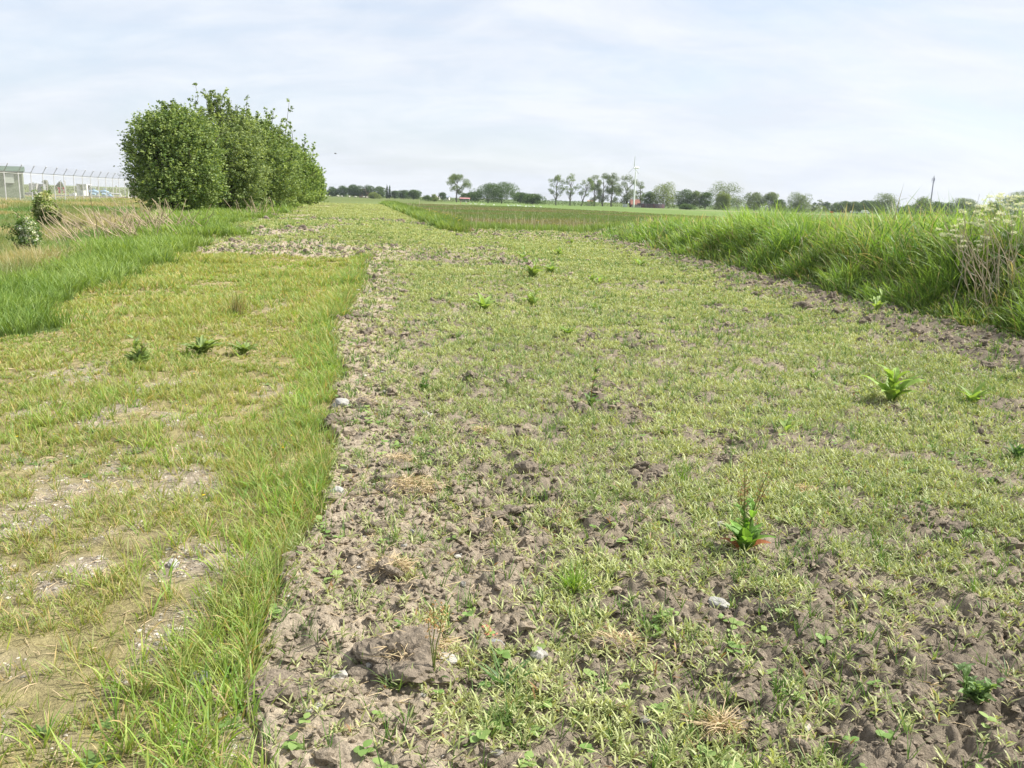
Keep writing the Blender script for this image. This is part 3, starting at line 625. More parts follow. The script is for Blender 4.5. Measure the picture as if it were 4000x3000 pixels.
# the row of bushes: (photo x of its middle, distance, half width px, top y px, ...)
def rowbush(px, Y, halfpx, topy, seed, label, **kw):
    p = atd(px, 780, Y); x = p[0]; z0 = gz(x, Y)-.02; top = atd(px, topy, Y)[2]; Rr = halfpx/F*Y
    return bush('shrub', label, 'bush', (x, Y, z0), Rr, top-z0, seed, group='bushes in a row along the left side of the track', **kw)
rowbush(690, 40, 208, 418, 1, 'large round dark green bush at the near end of the row beside the track', ntw=6600, lobes=15, tips=30, tiph=.45, nl=11, c0=(.12, .19, .06), c1=(.38, .46, .17), leaf=.11)
rowbush(850, 46, 225, 425, 2, 'grey green bush behind the large round one with one tall sprig rising highest', ntw=6000, lobes=14, tips=34, tiph=1.2, c0=(.13, .19, .07), c1=(.38, .45, .18), nl=11, tall=(.15, 1.5), leaf=.115)
rowbush(985, 53, 215, 465, 3, 'fresh green bush in the middle of the row with tall loose sprigs on its right', ntw=5600, lobes=13, tips=24, tiph=.9, c0=(.13, .20, .065), c1=(.38, .46, .17), leaf=.125, tall=(.42, 1.5))
rowbush(1100, 66, 165, 560, 4, 'bright yellow green bush fourth along the row beside the track', ntw=4400, lobes=11, tips=14, tiph=.9, c0=(.14, .22, .06), c1=(.38, .48, .15), leaf=.14, tall=(.3, .9))
rowbush(1190, 86, 95, 640, 5, 'small olive bush at the far end of the row where the track meets the sky', ntw=3200, lobes=8, tips=9, tiph=.8, c0=(.15, .23, .07), c1=(.34, .44, .14), leaf=.15)
def gbush(name, label, cat, px, py, halfpx, toppx, seed, Y=None, **kw):
    x, y = gp(px, py)
    if Y: x, y = atd(px, py, Y)[0], Y
    z0 = gz(x, y); return bush(name, label, cat, (x, y, z0), halfpx/F*y, (atd(px, toppx, y)[2]-z0), seed, **kw)
gbush('flowering_bush', 'cream flowered round bush in front of the wire fence', 'bush', 177, 838, 52, 748, 11, 38, ntw=1300, tips=8, tiph=.25, leaf=.07, c0=(.14, .22, .05), c1=(.30, .36, .12), flowers=(1500, .10, (.66, .66, .42), .38), core=.55, lean=(.12, 0), zlow=.2)
gbush('hawthorn_bush', 'small bush covered in white blossom at the left edge below the creamy one', 'bush', 116, 950, 50, 850, 12, 21, ntw=900, tips=3, tiph=.2, leaf=.05, c0=(.09, .17, .04), c1=(.2, .3, .08), flowers=(3400, .06, (.85, .85, .78), .38), core=.5, lean=(-.1, 0), lobes=5, zlow=.1)

def tree(name, label, px, topy, wpx, Y, seed, c0, c1, form='round', group='trees along the far side of the meadow', dens=1.0, cat='tree', trunkvis=.22, leaf=None, lean=0.0, basez=None):
    rg = np.random.default_rng(seed+1000); bz = gz(atd(px, 790, Y)[0], Y) if basez is None else basez
    base = atd(px, 795, Y); top = atd(px, topy, Y); Hh = top[2]-bz; R = wpx/2/F*Y*{'low': 1.5, 'airy': 1.4, 'spire': 1.3}.get(form, 1.82)
    root = empty(name, (float(base[0]), Y, bz)); tag(root, label, cat, group)
    tr = Acc(); cr = Acc(); pxm = Y/852.0; lf = leaf or max(.26, pxm*.72)
    bark = (.13, .115, .09)
    cb = Hh*trunkvis
    lob = []
    if form == 'spire':
        for q in np.linspace(.1, .97, 9): lob.append((0, 0, Hh*q, R*(1.05-q)**.6, R*(1.05-q)**.6, Hh*.12))
    else:
        nlb = {'round': 17, 'airy': 22, 'tall': 20, 'willow': 18, 'low': 11}[form]
        for i in range(nlb):
            v = rg.uniform(0, 1); zc = cb+(Hh-cb)*(.04+.84*v)
            env = {'round': (1-(2*v-.9)**2*.62), 'airy': (1-(2*v-1.1)**2*.6), 'tall': (1-(2*v-1.0)**2*.5), 'willow': (1-.55*v), 'low': (1-(1.1*v)**2*.75)}[form]
            env = max(.15, env); a = i*2.4+rg.uniform(-.4, .4); rr_ = R*env*rg.uniform(.35, .74); rl = R*{'airy': rg.uniform(.15, .27), 'tall': rg.uniform(.2, .32)}.get(form, rg.uniform(.24, .40))
            lob.append((rr_*math.cos(a), rr_*math.sin(a)*.8, min(zc, Hh-rl*.8), rl, rl, rl*({'willow': 1.15}.get(form, .78))))
        if form in ('round', 'low', 'willow'): lob.append((0, 0, cb+(Hh-cb)*.48, R*.58, R*.5, (Hh-cb)*.42))
        lob.append((R*.08, 0, Hh-R*.28, R*.30, R*.3, R*.28))
    lob = np.array(lob)
    A = (lob[:, 3]*lob[:, 5]); n = int(np.clip(A.sum()*17*dens/(lf*lf), 900, 9000)*{'airy': .72, 'tall': .9}.get(form, 1.0)); ci = rg.choice(len(lob), n, p=A/A.sum())
    d = rg.normal(size=(n, 3)); d /= np.linalg.norm(d, axis=1)[:, None]; rad = rg.uniform(.35 if form in ('airy', 'tall') else .7, 1.08, n); P = lob[ci, :3]+d*lob[ci, 3:]*rad[:, None]+rg.normal(0, lf*.35, (n, 3))
    P = P[(P[:, 2] > (cb*.45 if form not in ('low', 'willow') else .1))]; n = len(P); P[:, 0] += lean*P[:, 2]
    lobtone = rg.uniform(0, 1, len(lob)); tone = np.clip(.5*lobtone[ci[:n]]+rg.uniform(-.1, .6, n), 0, 1); col = mixc(c0, c1, tone)
    leaves(cr, P, lf*rg.uniform(.6, 1.35, n), col, rg, .7)
    tw = max(.16, Hh*.024)
    k = 6; zt = Hh*(.72 if form != 'low' else .4); pth = wood_path((0, 0, -.3), (lean*zt, 0, zt), rg, k, .10); tube(tr, pth, np.linspace(tw, tw*.3, k), 7, bark)
    for i, L_ in enumerate(lob[:14]):
        q = min(.95, max(.18, (L_[2]-.25*Hh)/zt)); s0 = pth[0]*(1-q)+pth[-1]*q; e = L_[:3].copy(); e[0] += lean*e[2]; tube(tr, wood_path(s0, e, rg, 4, .15), np.linspace(tw*.38, tw*.1, 4), 4, bark)
    tr.build('trunk', M_bark, root); cr.build('crown', M_leaf, root); return root
OAK = ((.055, .105, .035), (.14, .21, .07)); DARK = ((.045, .09, .042), (.11, .17, .065)); ASH = ((.13, .18, .075), (.22, .28, .12)); WIL = ((.14, .19, .06), (.26, .31, .10)); SIL = ((.13, .17, .09), (.21, .26, .14))
TREES = [
 # px, top y, width px, distance, palette, form, label
 (1299, 729, 36, 560, DARK, 'round', 'round dark tree standing first right of the bush row on the horizon'),
 (1342, 725, 34, 560, DARK, 'round', 'second dark tree right of the bush row on the horizon'),
 (1383, 721, 48, 545, DARK, 'round', 'widest dark tree of the far farmyard, left of the brown roof'),
 (1437, 722, 34, 545, DARK, 'round', 'dark tree directly right of the brown farm roof'),
 (1480, 727, 42, 545, OAK, 'round', 'broad green tree left of the two narrow poplars'),
 (1512, 726, 9, 540, DARK, 'spire', 'left one of two narrow pointed poplars on the horizon'),
 (1522, 726, 9, 540, DARK, 'spire', 'right one of two narrow pointed poplars on the horizon'),
 (1542, 744, 27, 540, DARK, 'round', 'small tree directly right of the narrow poplars'),
 (1576, 742, 36, 520, DARK, 'round', 'flat topped dark tree above the herb ridge'),
 (1616, 741, 42, 500, OAK, 'round', 'broad dark tree at the right end of the far farmyard trees'),
 (1459, 750, 42, 480, WIL, 'low', 'olive bushy tree low in front of the broad farmyard tree'),
 (1670, 762, 34, 420, OAK, 'low', 'low dark bushy tree right of the farmyard trees'),
 (1696, 757, 28, 400, WIL, 'low', 'yellowish low bushy tree right above the dead stalks'),
 (1728, 751, 25, 520, DARK, 'round', 'small round tree left of the white bungalow'),
 (1784, 676, 90, 385, ASH, 'airy', 'tall solitary pale green tree with a bare forked trunk'),
 (1811, 754, 24, 470, OAK, 'round', 'small green tree behind the solitary tall one, above the low barn'),
 (1831, 753, 16, 480, DARK, 'round', 'slim dark tree behind the right end of the low barn'),
 (1853, 749, 36, 450, DARK, 'round', 'dark tree touching the left side of the great domed oak'),
 (1905, 715, 84, 392, OAK, 'round', 'left half of the great domed oak pair in the meadow'),
 (1960, 709, 88, 395, OAK, 'round', 'right half of the great domed oak pair in the meadow'),
 (2032, 751, 48, 430, DARK, 'round', 'bluish dark tree directly right of the great domed oaks'),
 (2080, 755, 54, 395, OAK, 'round', 'low round tree at the left end of the long hedge'),
 (2172, 680, 70, 392, ASH, 'airy', 'leftmost tall airy tree of the open group of three'),
 (2227, 675, 54, 392, ASH, 'airy', 'middle tall airy tree of the open group of three'),
 (2270, 690, 58, 388, ASH, 'airy', 'rightmost leaning airy tree of the open group of three'),
 (2322, 680, 44, 430, SIL, 'tall', 'leftmost grey green poplar left of the wind turbine'),
 (2354, 673, 48, 425, SIL, 'tall', 'second grey green poplar left of the wind turbine'),
 (2388, 672, 52, 425, SIL, 'tall', 'tallest grey green poplar left of the wind turbine'),
 (2446, 680, 60, 430, SIL, 'tall', 'grey green poplar nearest to the wind turbine tower, on its left'),
 (2500, 707, 36, 440, SIL, 'tall', 'slim poplar just right of the wind turbine tower'),
 (2534, 748, 40, 430, OAK, 'round', 'small green tree behind the left end of the dark round tank'),
 (2590, 715, 74, 425, WIL, 'willow', 'tall yellow green willow behind the dark round tank'),
 (2668, 738, 50, 430, OAK, 'round', 'dark round tree right of the yellow green willow'),
 (2715, 745, 42, 430, ASH, 'round', 'second tree right of the yellow green willow'),
 (2755, 749, 42, 430, OAK, 'round', 'third tree right of the yellow green willow, with dark trunk'),
 (2845, 706, 108, 460, SIL, 'tall', 'broad tall grey poplar standing highest right of the tank'),
 (2823, 752, 48, 420, WIL, 'willow', 'yellowish willow in front of the broad tall poplar'),
 (2680, 797, 60, 372, OAK, 'low', 'dark round bushy tree at the meadow edge right of the tank'),
 (2947, 751, 54, 450, SIL, 'round', 'left one of the pale twin trees above the long grey hedge'),
 (3010, 750, 46, 450, SIL, 'round', 'right one of the pale twin trees above the long grey hedge'),
 (3045, 778, 36, 445, OAK, 'round', 'low tree at the right side of the pale twin trees'),
 (3125, 760, 76, 430, SIL, 'willow', 'broad grey willow with ragged top, alone past the twin trees'),
 (3182, 789, 18, 480, DARK, 'round', 'tiny dark tree at the right side of the ragged willow'),
 (3201, 779, 27, 520, SIL, 'airy', 'thin pale tree in the gap right of the ragged willow'),
 (3229, 787, 24, 520, DARK, 'round', 'small dark lollipop tree in the gap by the road'),
 (3261, 791, 27, 500, SIL, 'round', 'small pale tree left of the dense green road row'),
 (3300, 785, 46, 480, OAK, 'round', 'first tree of the dense green row along the road'),
 (3340, 786, 56, 480, OAK, 'round', 'second tree of the dense green row, above the white car'),
 (3388, 782, 48, 480, DARK, 'round', 'third tree of the dense green row, above the white van'),
 (3420, 781, 44, 480, DARK, 'round', 'last dark tree of the dense green row before the grey willow'),
 (3458, 762, 68, 450, SIL, 'willow', 'big grey green willow at the right end of the dense row'),
 (3546, 800, 42, 480, DARK, 'round', 'low dark tree in the gap left of the phone mast'),
 (3603, 775, 62, 440, SIL, 'willow', 'round grey willow directly left of the phone mast'),
 (3663, 787, 50, 460, DARK, 'round', 'dark green tree at the foot of the phone mast'),
 (3708, 790, 40, 470, DARK, 'round', 'small dark tree between the phone mast and the white umbels'),
 (3766, 773, 70, 440, SIL, 'round', 'grey green tree behind the left of the cow parsley umbels'),
 (3825, 801, 46, 450, DARK, 'round', 'low dark tree behind the middle of the cow parsley umbels'),
 (3888, 791, 48, 440, OAK, 'round', 'green tree behind the right of the cow parsley umbels'),
 (3970, 745, 90, 330, SIL, 'round', 'big grey green tree at the right edge of the picture'),
]
for i, (px, ty, wp, Y, pal, form, lab) in enumerate(TREES):
    tree('poplar_tree' if form in ('spire',) else 'tree', lab, px, ty, wp, Y, i, pal[0], pal[1], form, trunkvis={'airy': .3, 'tall': .12, 'round': .12, 'low': .02, 'willow': .05, 'spire': .05}[form], lean=(.25 if px == 2270 else 0.0), dens=(1.6 if wp > 70 else 1.0))
for i, (px, ty, wp, Y, lab) in enumerate([(183, 704, 30, 190, 'hump shaped tree behind the left of the two red banners'), (240, 709, 26, 190, 'squat dark tree behind the right one of the red banners'), (140, 716, 40, 200, 'low tree beside the grey wall beyond the fence'), (330, 722, 60, 210, 'long low tree behind the concrete shelter')]):
    tree('tree', lab, px, ty, wp, Y, 80+i, (.08, .11, .05), (.13, .16, .08), 'low', 'trees beyond the fenced gas site', trunkvis=.02)
def hedge(label, x0, x1, topy, Y, seed, c0, c1, group='hedges on the far side of the fields', basez=None):
    rg = np.random.default_rng(seed); A_ = atd(x0, topy, Y); B_ = atd(x1, topy, Y); bz = gz((A_[0]+B_[0])/2, Y) if basez is None else basez; Hh = (A_[2]+B_[2])/2-bz; Lx = B_[0]-A_[0]
    root = empty('hedge', ((A_[0]+B_[0])/2, Y, bz)); tag(root, label, 'hedge', group); a = Acc(); lf = max(.22, Y/852*.7); n = int(min(9000, Lx*Hh*5/lf**2*.5+500))
    t = rg.uniform(-.5, .5, n); hh = Hh*(.72+.5*(fbm(t*Lx*.35, t*0, seed, 3)-.25)); v = rg.uniform(0, 1, n)**.7; P = np.stack([t*Lx, rg.normal(0, .9, n)*(1.1-v*.6), v*hh], 1)
    leaves(a, P, lf*rg.uniform(.6, 1.3, n), mixc(c0, c1, np.clip(.5*fbm(t*Lx*.5, v*3, seed+3, 2)+rg.uniform(0, .6, n), 0, 1)), rg, .7); a.build('foliage', M_leaf, root)
    st = Acc()
    for q in np.linspace(-.45, .45, max(4, int(Lx/2.5))): tube(st, wood_path((q*Lx, 0, -.2), (q*Lx+rg.normal(0, .4), 0, Hh*.6), rg, 4, .2), np.linspace(.07, .02, 4), 4, (.12, .1, .08))
    st.build('stem', M_bark, root)
hedge('long low green hedge between the domed oaks and the three airy trees', 2090, 2330, 779, 378, 301, *OAK)
hedge('low hedge at the foot of the domed oaks and the low barn', 1640, 2090, 783, 400, 302, *OAK)
hedge('low hedge at the foot of the poplars behind the wind turbine', 2280, 2600, 790, 436, 303, *WIL)
hedge('long grey green hedge below the pale twin trees', 2868, 3060, 787, 400, 304, (.085, .12, .045), (.15, .18, .075))
hedge('hedge below the trees right of the yellow green willow', 2600, 2870, 772, 435, 305, *OAK)
hedge('hedge of mixed bushes below the ragged grey willow', 3030, 3230, 795, 430, 306, *WIL)
hedge('dark hedge behind the cow parsley umbels near the right edge', 3690, 4010, 812, 360, 307, *OAK)
hedge('distant blue green wooded strip closing the view at the far right of the road', 3200, 3720, 801, 560, 308, *DARK)
hedge('distant hedge behind the bungalow and barn', 1640, 1860, 772, 560, 309, *DARK)
hedge('dark bushes below the farmyard trees on the horizon', 1280, 1640, 753, 590, 310, *DARK)
hedge('pale far hedge beyond the gas site seen through the wire fence', -60, 560, 726, 175, 311, (.10, .125, .06), (.15, .17, .09), basez=0)
# ------------------------------------------------------------------ built things
GREY = (.42, .42, .41)
# security fence along the left
fence = empty('security_fence', (0, 0, 0)); tag(fence, 'tall wire mesh security fence with cranked posts and barbed wire along the left', 'fence')
FX0, FY0, FX1, FY1 = -39.0, 66.0, -46.6, 104.5
def fp(t): return np.array([FX0+(FX1-FX0)*t, FY0+(FY1-FY0)*t, 0.0])
posts = 14
def fpt(px):
    """parameter along the fence line seen at photo x"""
    best = min(np.linspace(-.35, 1.05, 2801), key=lambda t: abs((lambda p: 2000+F*np.dot(p-CAM, _r)/np.dot(p-CAM, _f))(fp(t)+np.array([0, 0, 1.2]))-px)); return float(best)
pts_t = [fpt(x) for x in (21, 76, 125, 171, 214, 253, 291, 325, 356, 386.5, 415, 442, 466, 488, 510)]
pts_t = [2*pts_t[0]-pts_t[1]]+pts_t
arm = np.array([.50, -.22, .62]); hb = 2.5
for t in pts_t:
    a = Acc(); b = fp(t); b[2] = gz(b[0], b[1])-.1
    tube(a, [b, (b[0], b[1], hb), (b[0]+arm[0], b[1]+arm[1], hb+arm[2])], .035, 6, (.62, .61, .60)); a.build('post', M_metal, fence)
a = Acc(); t0, t1 = pts_t[0], pts_t[-1]; p0, p1 = fp(t0), fp(t1); Ln = np.linalg.norm(p1-p0)
for k in range(6):
    f = (k+.5)/6; o = arm*f+np.array([0, 0, hb]); tube(a, [p0+o, (p0+p1)/2+o-np.array([0, 0, .02]), p1+o], .009, 3, (.42, .42, .45), False)
a.build('barbed_wire', M_metal, fence)
a = Acc(); nv = int(Ln/.09)
dv = (p1-p0)/Ln
for k in range(nv):
    p = p0+dv*(k*.09); V = [p+dv*-.0045+np.array([0, 0, .05]), p+dv*.0045+np.array([0, 0, .05]), p+dv*.0045+np.array([0, 0, hb-.06]), p-dv*.0045+np.array([0, 0, hb-.06])]; a.add(V, [(0, 1, 2, 3)], None, (.68, .67, .62))
for z in np.arange(.06, hb, .09):
    th = .018 if z > hb-.12 else .004
    V = [p0+np.array([0, 0, z]), p1+np.array([0, 0, z]), p1+np.array([0, 0, z+th*2]), p0+np.array([0, 0, z+th*2])]; a.add(V, [(0, 1, 2, 3)], None, (.66, .65, .60))
a.build('wire_mesh', M_metal, fence)
a = Acc(); e = fp(pts_t[-1]); tube(a, [e+np.array([0, 0, 2.2]), fp(pts_t[-2])*.6+e*.4+np.array([0, 0, 0])], .035, 5, (.5, .5, .47)); a.build('brace', M_metal, fence)
# brick gate pillar at the end of the fence
pl = empty('gate_pillar', (0, 0, 0)); tag(pl, 'pale brick pillar ending the wire fence beside the large bush', 'pillar')
e = fp(pts_t[-1]); a = Acc(); x0 = e[0]+.12
for k in range(30): box(a, x0+(.0 if k % 2 else .012), x0+.52-(.0 if k % 2 else .012), e[1]-.25, e[1]+.25, k*.085, k*.085+.076, (.46, .42, .36))
a.build('shaft', M_wall, pl); a = Acc(); box(a, x0-.04, x0+.56, e[1]-.3, e[1]+.3, 2.56, 2.64, (.5, .48, .44)); a.build('cap', M_wall, pl)
# green shed
sh = empty('green_shed', (0, 0, 0)); tag(sh, 'flat roofed olive green metal building behind the fence at the left edge', 'building')
q0 = atd(95, 740, 79); sh.location = (q0[0], 79, 0); sh.rotation_euler = (0, 0, radians(31)); a = Acc()
for k in range(60):
    z = k*.045; box(a, -12, 0, (.0 if k % 2 else .012), 6, z, z+.045, (.22, .26, .16))
a.build('wall', M_paint, sh); a = Acc(); box(a, -12.2, .15, -.3, 6.2, 2.7, 3.12, (.27, .35, .28)); a.build('roof', M_paint, sh)
a = Acc(); box(a, -12.1, .05, -.15, 6, 2.6, 2.698, (.07, .075, .07)); a.build('eave_strip', M_paint, sh)  # near-black slab between wall and roof, set back from the roof edge
a = Acc(); box(a, -1.5, -.75, -.12, -.02, 1.65, 2.42, (.42, .45, .38)); a.build('vent_panel', M_paint, sh)
for xj in (-3.0, -6.0, -9.0): a = Acc(); box(a, xj, xj+.03, -.012, -.004, 0, 2.6, (.17, .21, .12)); a.build('panel_joint', M_paint, sh)
a = Acc(); box(a, -.12, .01, -.05, -.004, 0, 2.6, (.32, .36, .24)); a.build('corner_trim', M_paint, sh)
# gas site beyond the fence
def boxpx(a, x0, x1, ytop, Y, d, z0, col):
    A_ = atd(x0, ytop, Y); B_ = atd(x1, ytop, Y); box(a, A_[0], B_[0], Y, Y+d, z0, (A_[2]+B_[2])/2, col)
t = empty('concrete_wall'); tag(t, 'pale grey concrete buttress wall with a sloping side right of the green building', 'wall')
a = Acc(); A_ = atd(112, 716, 112); B_ = atd(143, 718, 112); C_ = atd(131, 718, 112); prism(a, [(A_[0], 0), (C_[0], 0), (B_[0], B_[2]), (A_[0], A_[2])], 112, 112.6, (.50, .49, .46)); a.build('face', M_wall, t)
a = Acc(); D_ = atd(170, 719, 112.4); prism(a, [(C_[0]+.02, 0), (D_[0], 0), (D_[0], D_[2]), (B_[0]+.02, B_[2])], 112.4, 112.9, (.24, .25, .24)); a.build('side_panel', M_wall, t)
t = empty('concrete_plinth'); tag(t, 'long low grey concrete kerb wall of the gas site behind the mesh', 'wall'); a = Acc(); boxpx(a, 95, 140, 752, 100, 1.2, 0, (.34, .33, .33)); boxpx(a, 215, 500, 765, 101, 1.0, 0, (.40, .39, .38)); a.build('wall', M_wall, t)
for px, lab in ((229, 'left one of two red banners with a white emblem beyond the fence'), (248.5, 'right one of two red banners with a white emblem beyond the fence')):
    A_ = atd(px-4.5, 731, 96); B_ = atd(px+4.5, 755, 96); t = empty('banner', (A_[0], 96, 0)); tag(t, lab, 'banner', 'red banners of the gas site'); w_ = B_[0]-A_[0]
    a = Acc(); n = 6
    for k in range(n): z1 = A_[2]+(B_[2]-A_[2])*k/n; z0 = A_[2]+(B_[2]-A_[2])*(k+1)/n; sx = .02*k; box(a, sx, w_+sx, -.02+.02*sin(k), .02+.02*sin(k), z0, z1, (.62, .05, .06))
    a.build('cloth', M_paint, t); a = Acc(); zc = (A_[2]+B_[2])/2; prism(a, [(w_*.3, zc-.1), (w_*.62, zc-.12), (w_*.75, zc+.02), (w_*.55, zc+.12), (w_*.4, zc+.03)], -.06, -.045, (.75, .7, .7)); a.build('emblem', M_paint, t)
    a = Acc(); tube(a, [(w_+.15, 0, 0), (w_+.15, 0, A_[2]+.6)], .03, 6, (.5, .48, .42)); a.build('pole', M_metal, t)
t = empty('concrete_shelter'); tag(t, 'open concrete shelter with pale posts and roof slab behind the mesh', 'shelter')
a = Acc(); Y = 110; A_ = atd(296, 718, Y); B_ = atd(337, 718, Y); zt = A_[2]; box(a, A_[0], B_[0], Y, Y+1.4, zt-.12, zt, (.66, .65, .60)); a.build('roof', M_wall, t)
for q in (A_[0]+.02, B_[0]-.38): a = Acc(); box(a, q, q+.36, Y+.05, Y+.4, 0, zt-.12, (.68, .67, .62)); a.build('post', M_wall, t)
a = Acc(); box(a, A_[0]+.2, B_[0]-.2, Y+1.2, Y+1.3, 0, zt-.12, (.27, .27, .27)); a.build('back_wall', M_wall, t)
t = empty('cabinet'); tag(t, 'white switch cabinet standing under the open concrete shelter', 'cabinet'); a = Acc(); boxpx(a, 300, 324, 744, 107, .8, .0, (.60, .61, .56)); a.build('housing', M_paint, t); a = Acc(); q = atd(312, 744, 106.9); box(a, q[0]-.02, q[0]+.02, 106.95, 106.99, .2, q[2]-.1, (.3, .3, .3)); a.build('door_gap', M_paint, t)
for (px, py, s, lab) in ((276, 758, .35, 'small white meter box left of the cabinet on the low wall'), (288, 755, .3, 'smaller white meter box next to the cabinet')):
    t = empty('meter_box'); tag(t, lab, 'box', 'white meter boxes on the low wall'); q = atd(px, py, 100); a = Acc(); box(a, q[0]-s/2, q[0]+s/2, 100, 100.3, q[2]-.25, q[2]+.05, (.78, .78, .78)); a.build('casing', M_paint, t); a = Acc(); box(a, q[0]-.04, q[0]+.04, 100.1, 100.2, 0, q[2]-.25, (.35, .35, .35)); a.build('stand', M_metal, t)
def valve(px0, px1, py, Y, lab):
    t = empty('pipe_valve'); tag(t, lab, 'pipe valve', 'blue pipe valves of the gas site'); A_ = atd(px0, py, Y); B_ = atd(px1, py+2, Y); z = A_[2]; w_ = B_[0]-A_[0]
    a = Acc(); tube(a, [(A_[0], Y, z), (A_[0]+w_*.5, Y, z+.1), (B_[0], Y, z-.1)], .17, 8, (.33, .47, .60)); tube(a, [(A_[0]+w_*.3, Y-.3, z-.25), (A_[0]+w_*.8, Y-.3, z-.3)], .14, 8, (.36, .50, .62)); a.build('pipe', M_paint, t)
    a = Acc(); tube(a, [(A_[0]+w_*.5, Y, z), (A_[0]+w_*.5, Y, z+.42)], .05, 6, (.25, .45, .66)); tube(a, [(A_[0]+w_*.5-.25, Y, z+.42), (A_[0]+w_*.5+.25, Y, z+.42)], .05, 6, (.6, .62, .62)); a.build('hand_wheel', M_paint, t)
    a = Acc(); tube(a, [(A_[0]+.2, Y, 0), (A_[0]+.2, Y, z)], .09, 6, (.45, .45, .44)); tube(a, [(B_[0]-.2, Y, 0), (B_[0]-.2, Y, z)], .09, 6, (.45, .45, .44)); a.build('support', M_metal, t)
valve(350, 385, 748, 104, 'leftmost cluster of blue valves and pipes beside the shelter'); valve(394, 424, 749, 106, 'middle cluster of blue valves beyond the mesh'); valve(424, 438, 766, 104, 'small low blue valve right of the others')
t = empty('gas_pipe'); tag(t, 'grey horizontal pipe on short legs right of the blue valves', 'pipe'); a = Acc(); A_ = atd(420, 757, 108); B_ = atd(472, 763, 108); tube(a, [(A_[0], 108, A_[2]), (B_[0], 108, A_[2]), (B_[0], 108, .3)], .1, 8, (.58, .58, .55)); a.build('pipe', M_metal, t)
for px, top, lab in ((181, 706, 'bare lamp post in front of the hump shaped tree'), (249.8, 708, 'grey lamp post next to the right red banner'), (382, 729, 'yellowish marker post behind the blue valves'), (453, 727, 'thin marker post near the end of the wire fence')):
    q = atd(px, top, 120); t = empty('lamp_post' if 'lamp' in lab else 'marker_post', (q[0], 120, 0)); tag(t, lab, 'post', 'posts beyond the wire fence'); a = Acc(); tube(a, [(0, 0, 0), (.05, 0, q[2])], .06, 6, (.52, .50, .42)); a.build('pole', M_metal, t); a = Acc(); tube(a, [(-.1, 0, q[2]), (.16, 0, q[2]+.05)], .07, 6, (.5, .5, .45)); a.build('head', M_metal, t)

# farm turbine
def turbine(px, hubpy, basez, Y, blade, label, ang, r0, hz, yaw, two=False):
    q = atd(px, hubpy, Y); b0 = atd(px, 800, Y); x = float(q[0]); t = empty('wind_turbine', (x, Y, basez), yaw); tag(t, label, 'wind turbine')
    hub = q[2]-basez; a = Acc(); n = 8; tube(a, [(0, 0, -.3+(hub+.1)*k/n) for k in range(n+1)], np.linspace(r0, r0*.62, n+1), 12, (.80, .81, .80)); a.build('tower', M_paint, t, True)
    s = blade/6.0; a = Acc(); rb = [.15, .42, .55, .55, .42, .15]; xs = [-1.0, -.8, -.3, .4, .9, 1.15]
    tube(a, [(.0, k*s*1.1+.5*s, hub+.12*s) for k in xs], np.array(rb)*s, 10, (.8, .79, .76)); a.build('nacelle', M_paint, t, True)
    a = Acc(); tube(a, [(0, -.9*s, hub+.12*s), (0, -1.35*s, hub+.12*s)], [.36*s, .12*s], 10, (.8, .8, .78)); a.build('hub', M_paint, t, True)
    for k in range(3):
        an = radians(ang+120*k); u_ = np.array([sin(an), 0, cos(an)]); v_ = np.array([cos(an), 0, -sin(an)]); nn = np.array([0, 1., 0]); c = np.array([0, -1.1*s, hub+.12*s]); V = []
        for f, wd in ((.02, .28), (.15, .62), (.5, .5), (.85, .32), (1.0, .12)):
            m = c+u_*blade*f; tw_ = .5*(1-f); e = v_*cos(tw_)+nn*sin(tw_); V += [m-e*wd*s*.45, m+nn*.05*s*(1.1-f), m+e*wd*s*.55, m-nn*.05*s*(1.1-f)]
        Q_ = [(4*i+j, 4*i+(j+1) % 4, 4*i+4+(j+1) % 4, 4*i+4+j) for i in range(4) for j in range(4)]+[(0, 3, 2, 1), (16, 17, 18, 19)]; a = Acc(); a.add(V, Q_, None, (.85, .85, .85)); a.build('blade', M_paint, t)
turbine(2484, 656, -.8, 398, 5.4, 'white three bladed wind turbine on a slim tower beside the orange roofed house', 3, .42, 0, radians(-66))
turbine(3515, 781, -.8, 1500, 12.7, 'tiny far white wind turbine in the gap left of the phone mast', 75, 1.1, 0, 0)
turbine(3688, 792, -.8, 1700, 10, 'faint white wind turbine on the horizon just right of the phone mast', 0, .9, 0, 0)
# phone mast
Y = 700; q = atd(3649, 689, Y); b = atd(3649, 830, Y); X = q[0]; hh = q[2]+.8; t = empty('phone_mast', (X, Y, -.8)); tag(t, 'tall grey phone mast with antennas at its top above the trees on the right', 'mast')
a = Acc(); tube(a, [(0, 0, hh*k/6) for k in range(7)], np.linspace(.62, .36, 7), 8, (.22, .22, .30)); a.build('pole', M_metal, t)
for k in range(3):
    a = Acc(); an = k*2.094+.5; dx, dy = 1.15*math.cos(an), 1.15*math.sin(an); box(a, dx-.16, dx+.16, dy-.1, dy+.1, hh-3.9, hh-1.4, (.25, .25, .33)); tube(a, [(0, 0, hh-3.4), (dx, dy, hh-3.4)], .08, 4, (.25, .25, .33)); tube(a, [(0, 0, hh-1.9), (dx, dy, hh-1.9)], .08, 4, (.25, .25, .33)); a.build('antenna', M_metal, t)
a = Acc(); tube(a, [(0, 0, hh-5), (0, 0, hh-4.85)], 1.3, 10, (.22, .22, .28)); a.build('platform', M_metal, t); a = Acc(); tube(a, [(0, 0, hh), (0, 0, hh+1.6)], .07, 4, (.22, .22, .28)); a.build('lightning_rod', M_metal, t)
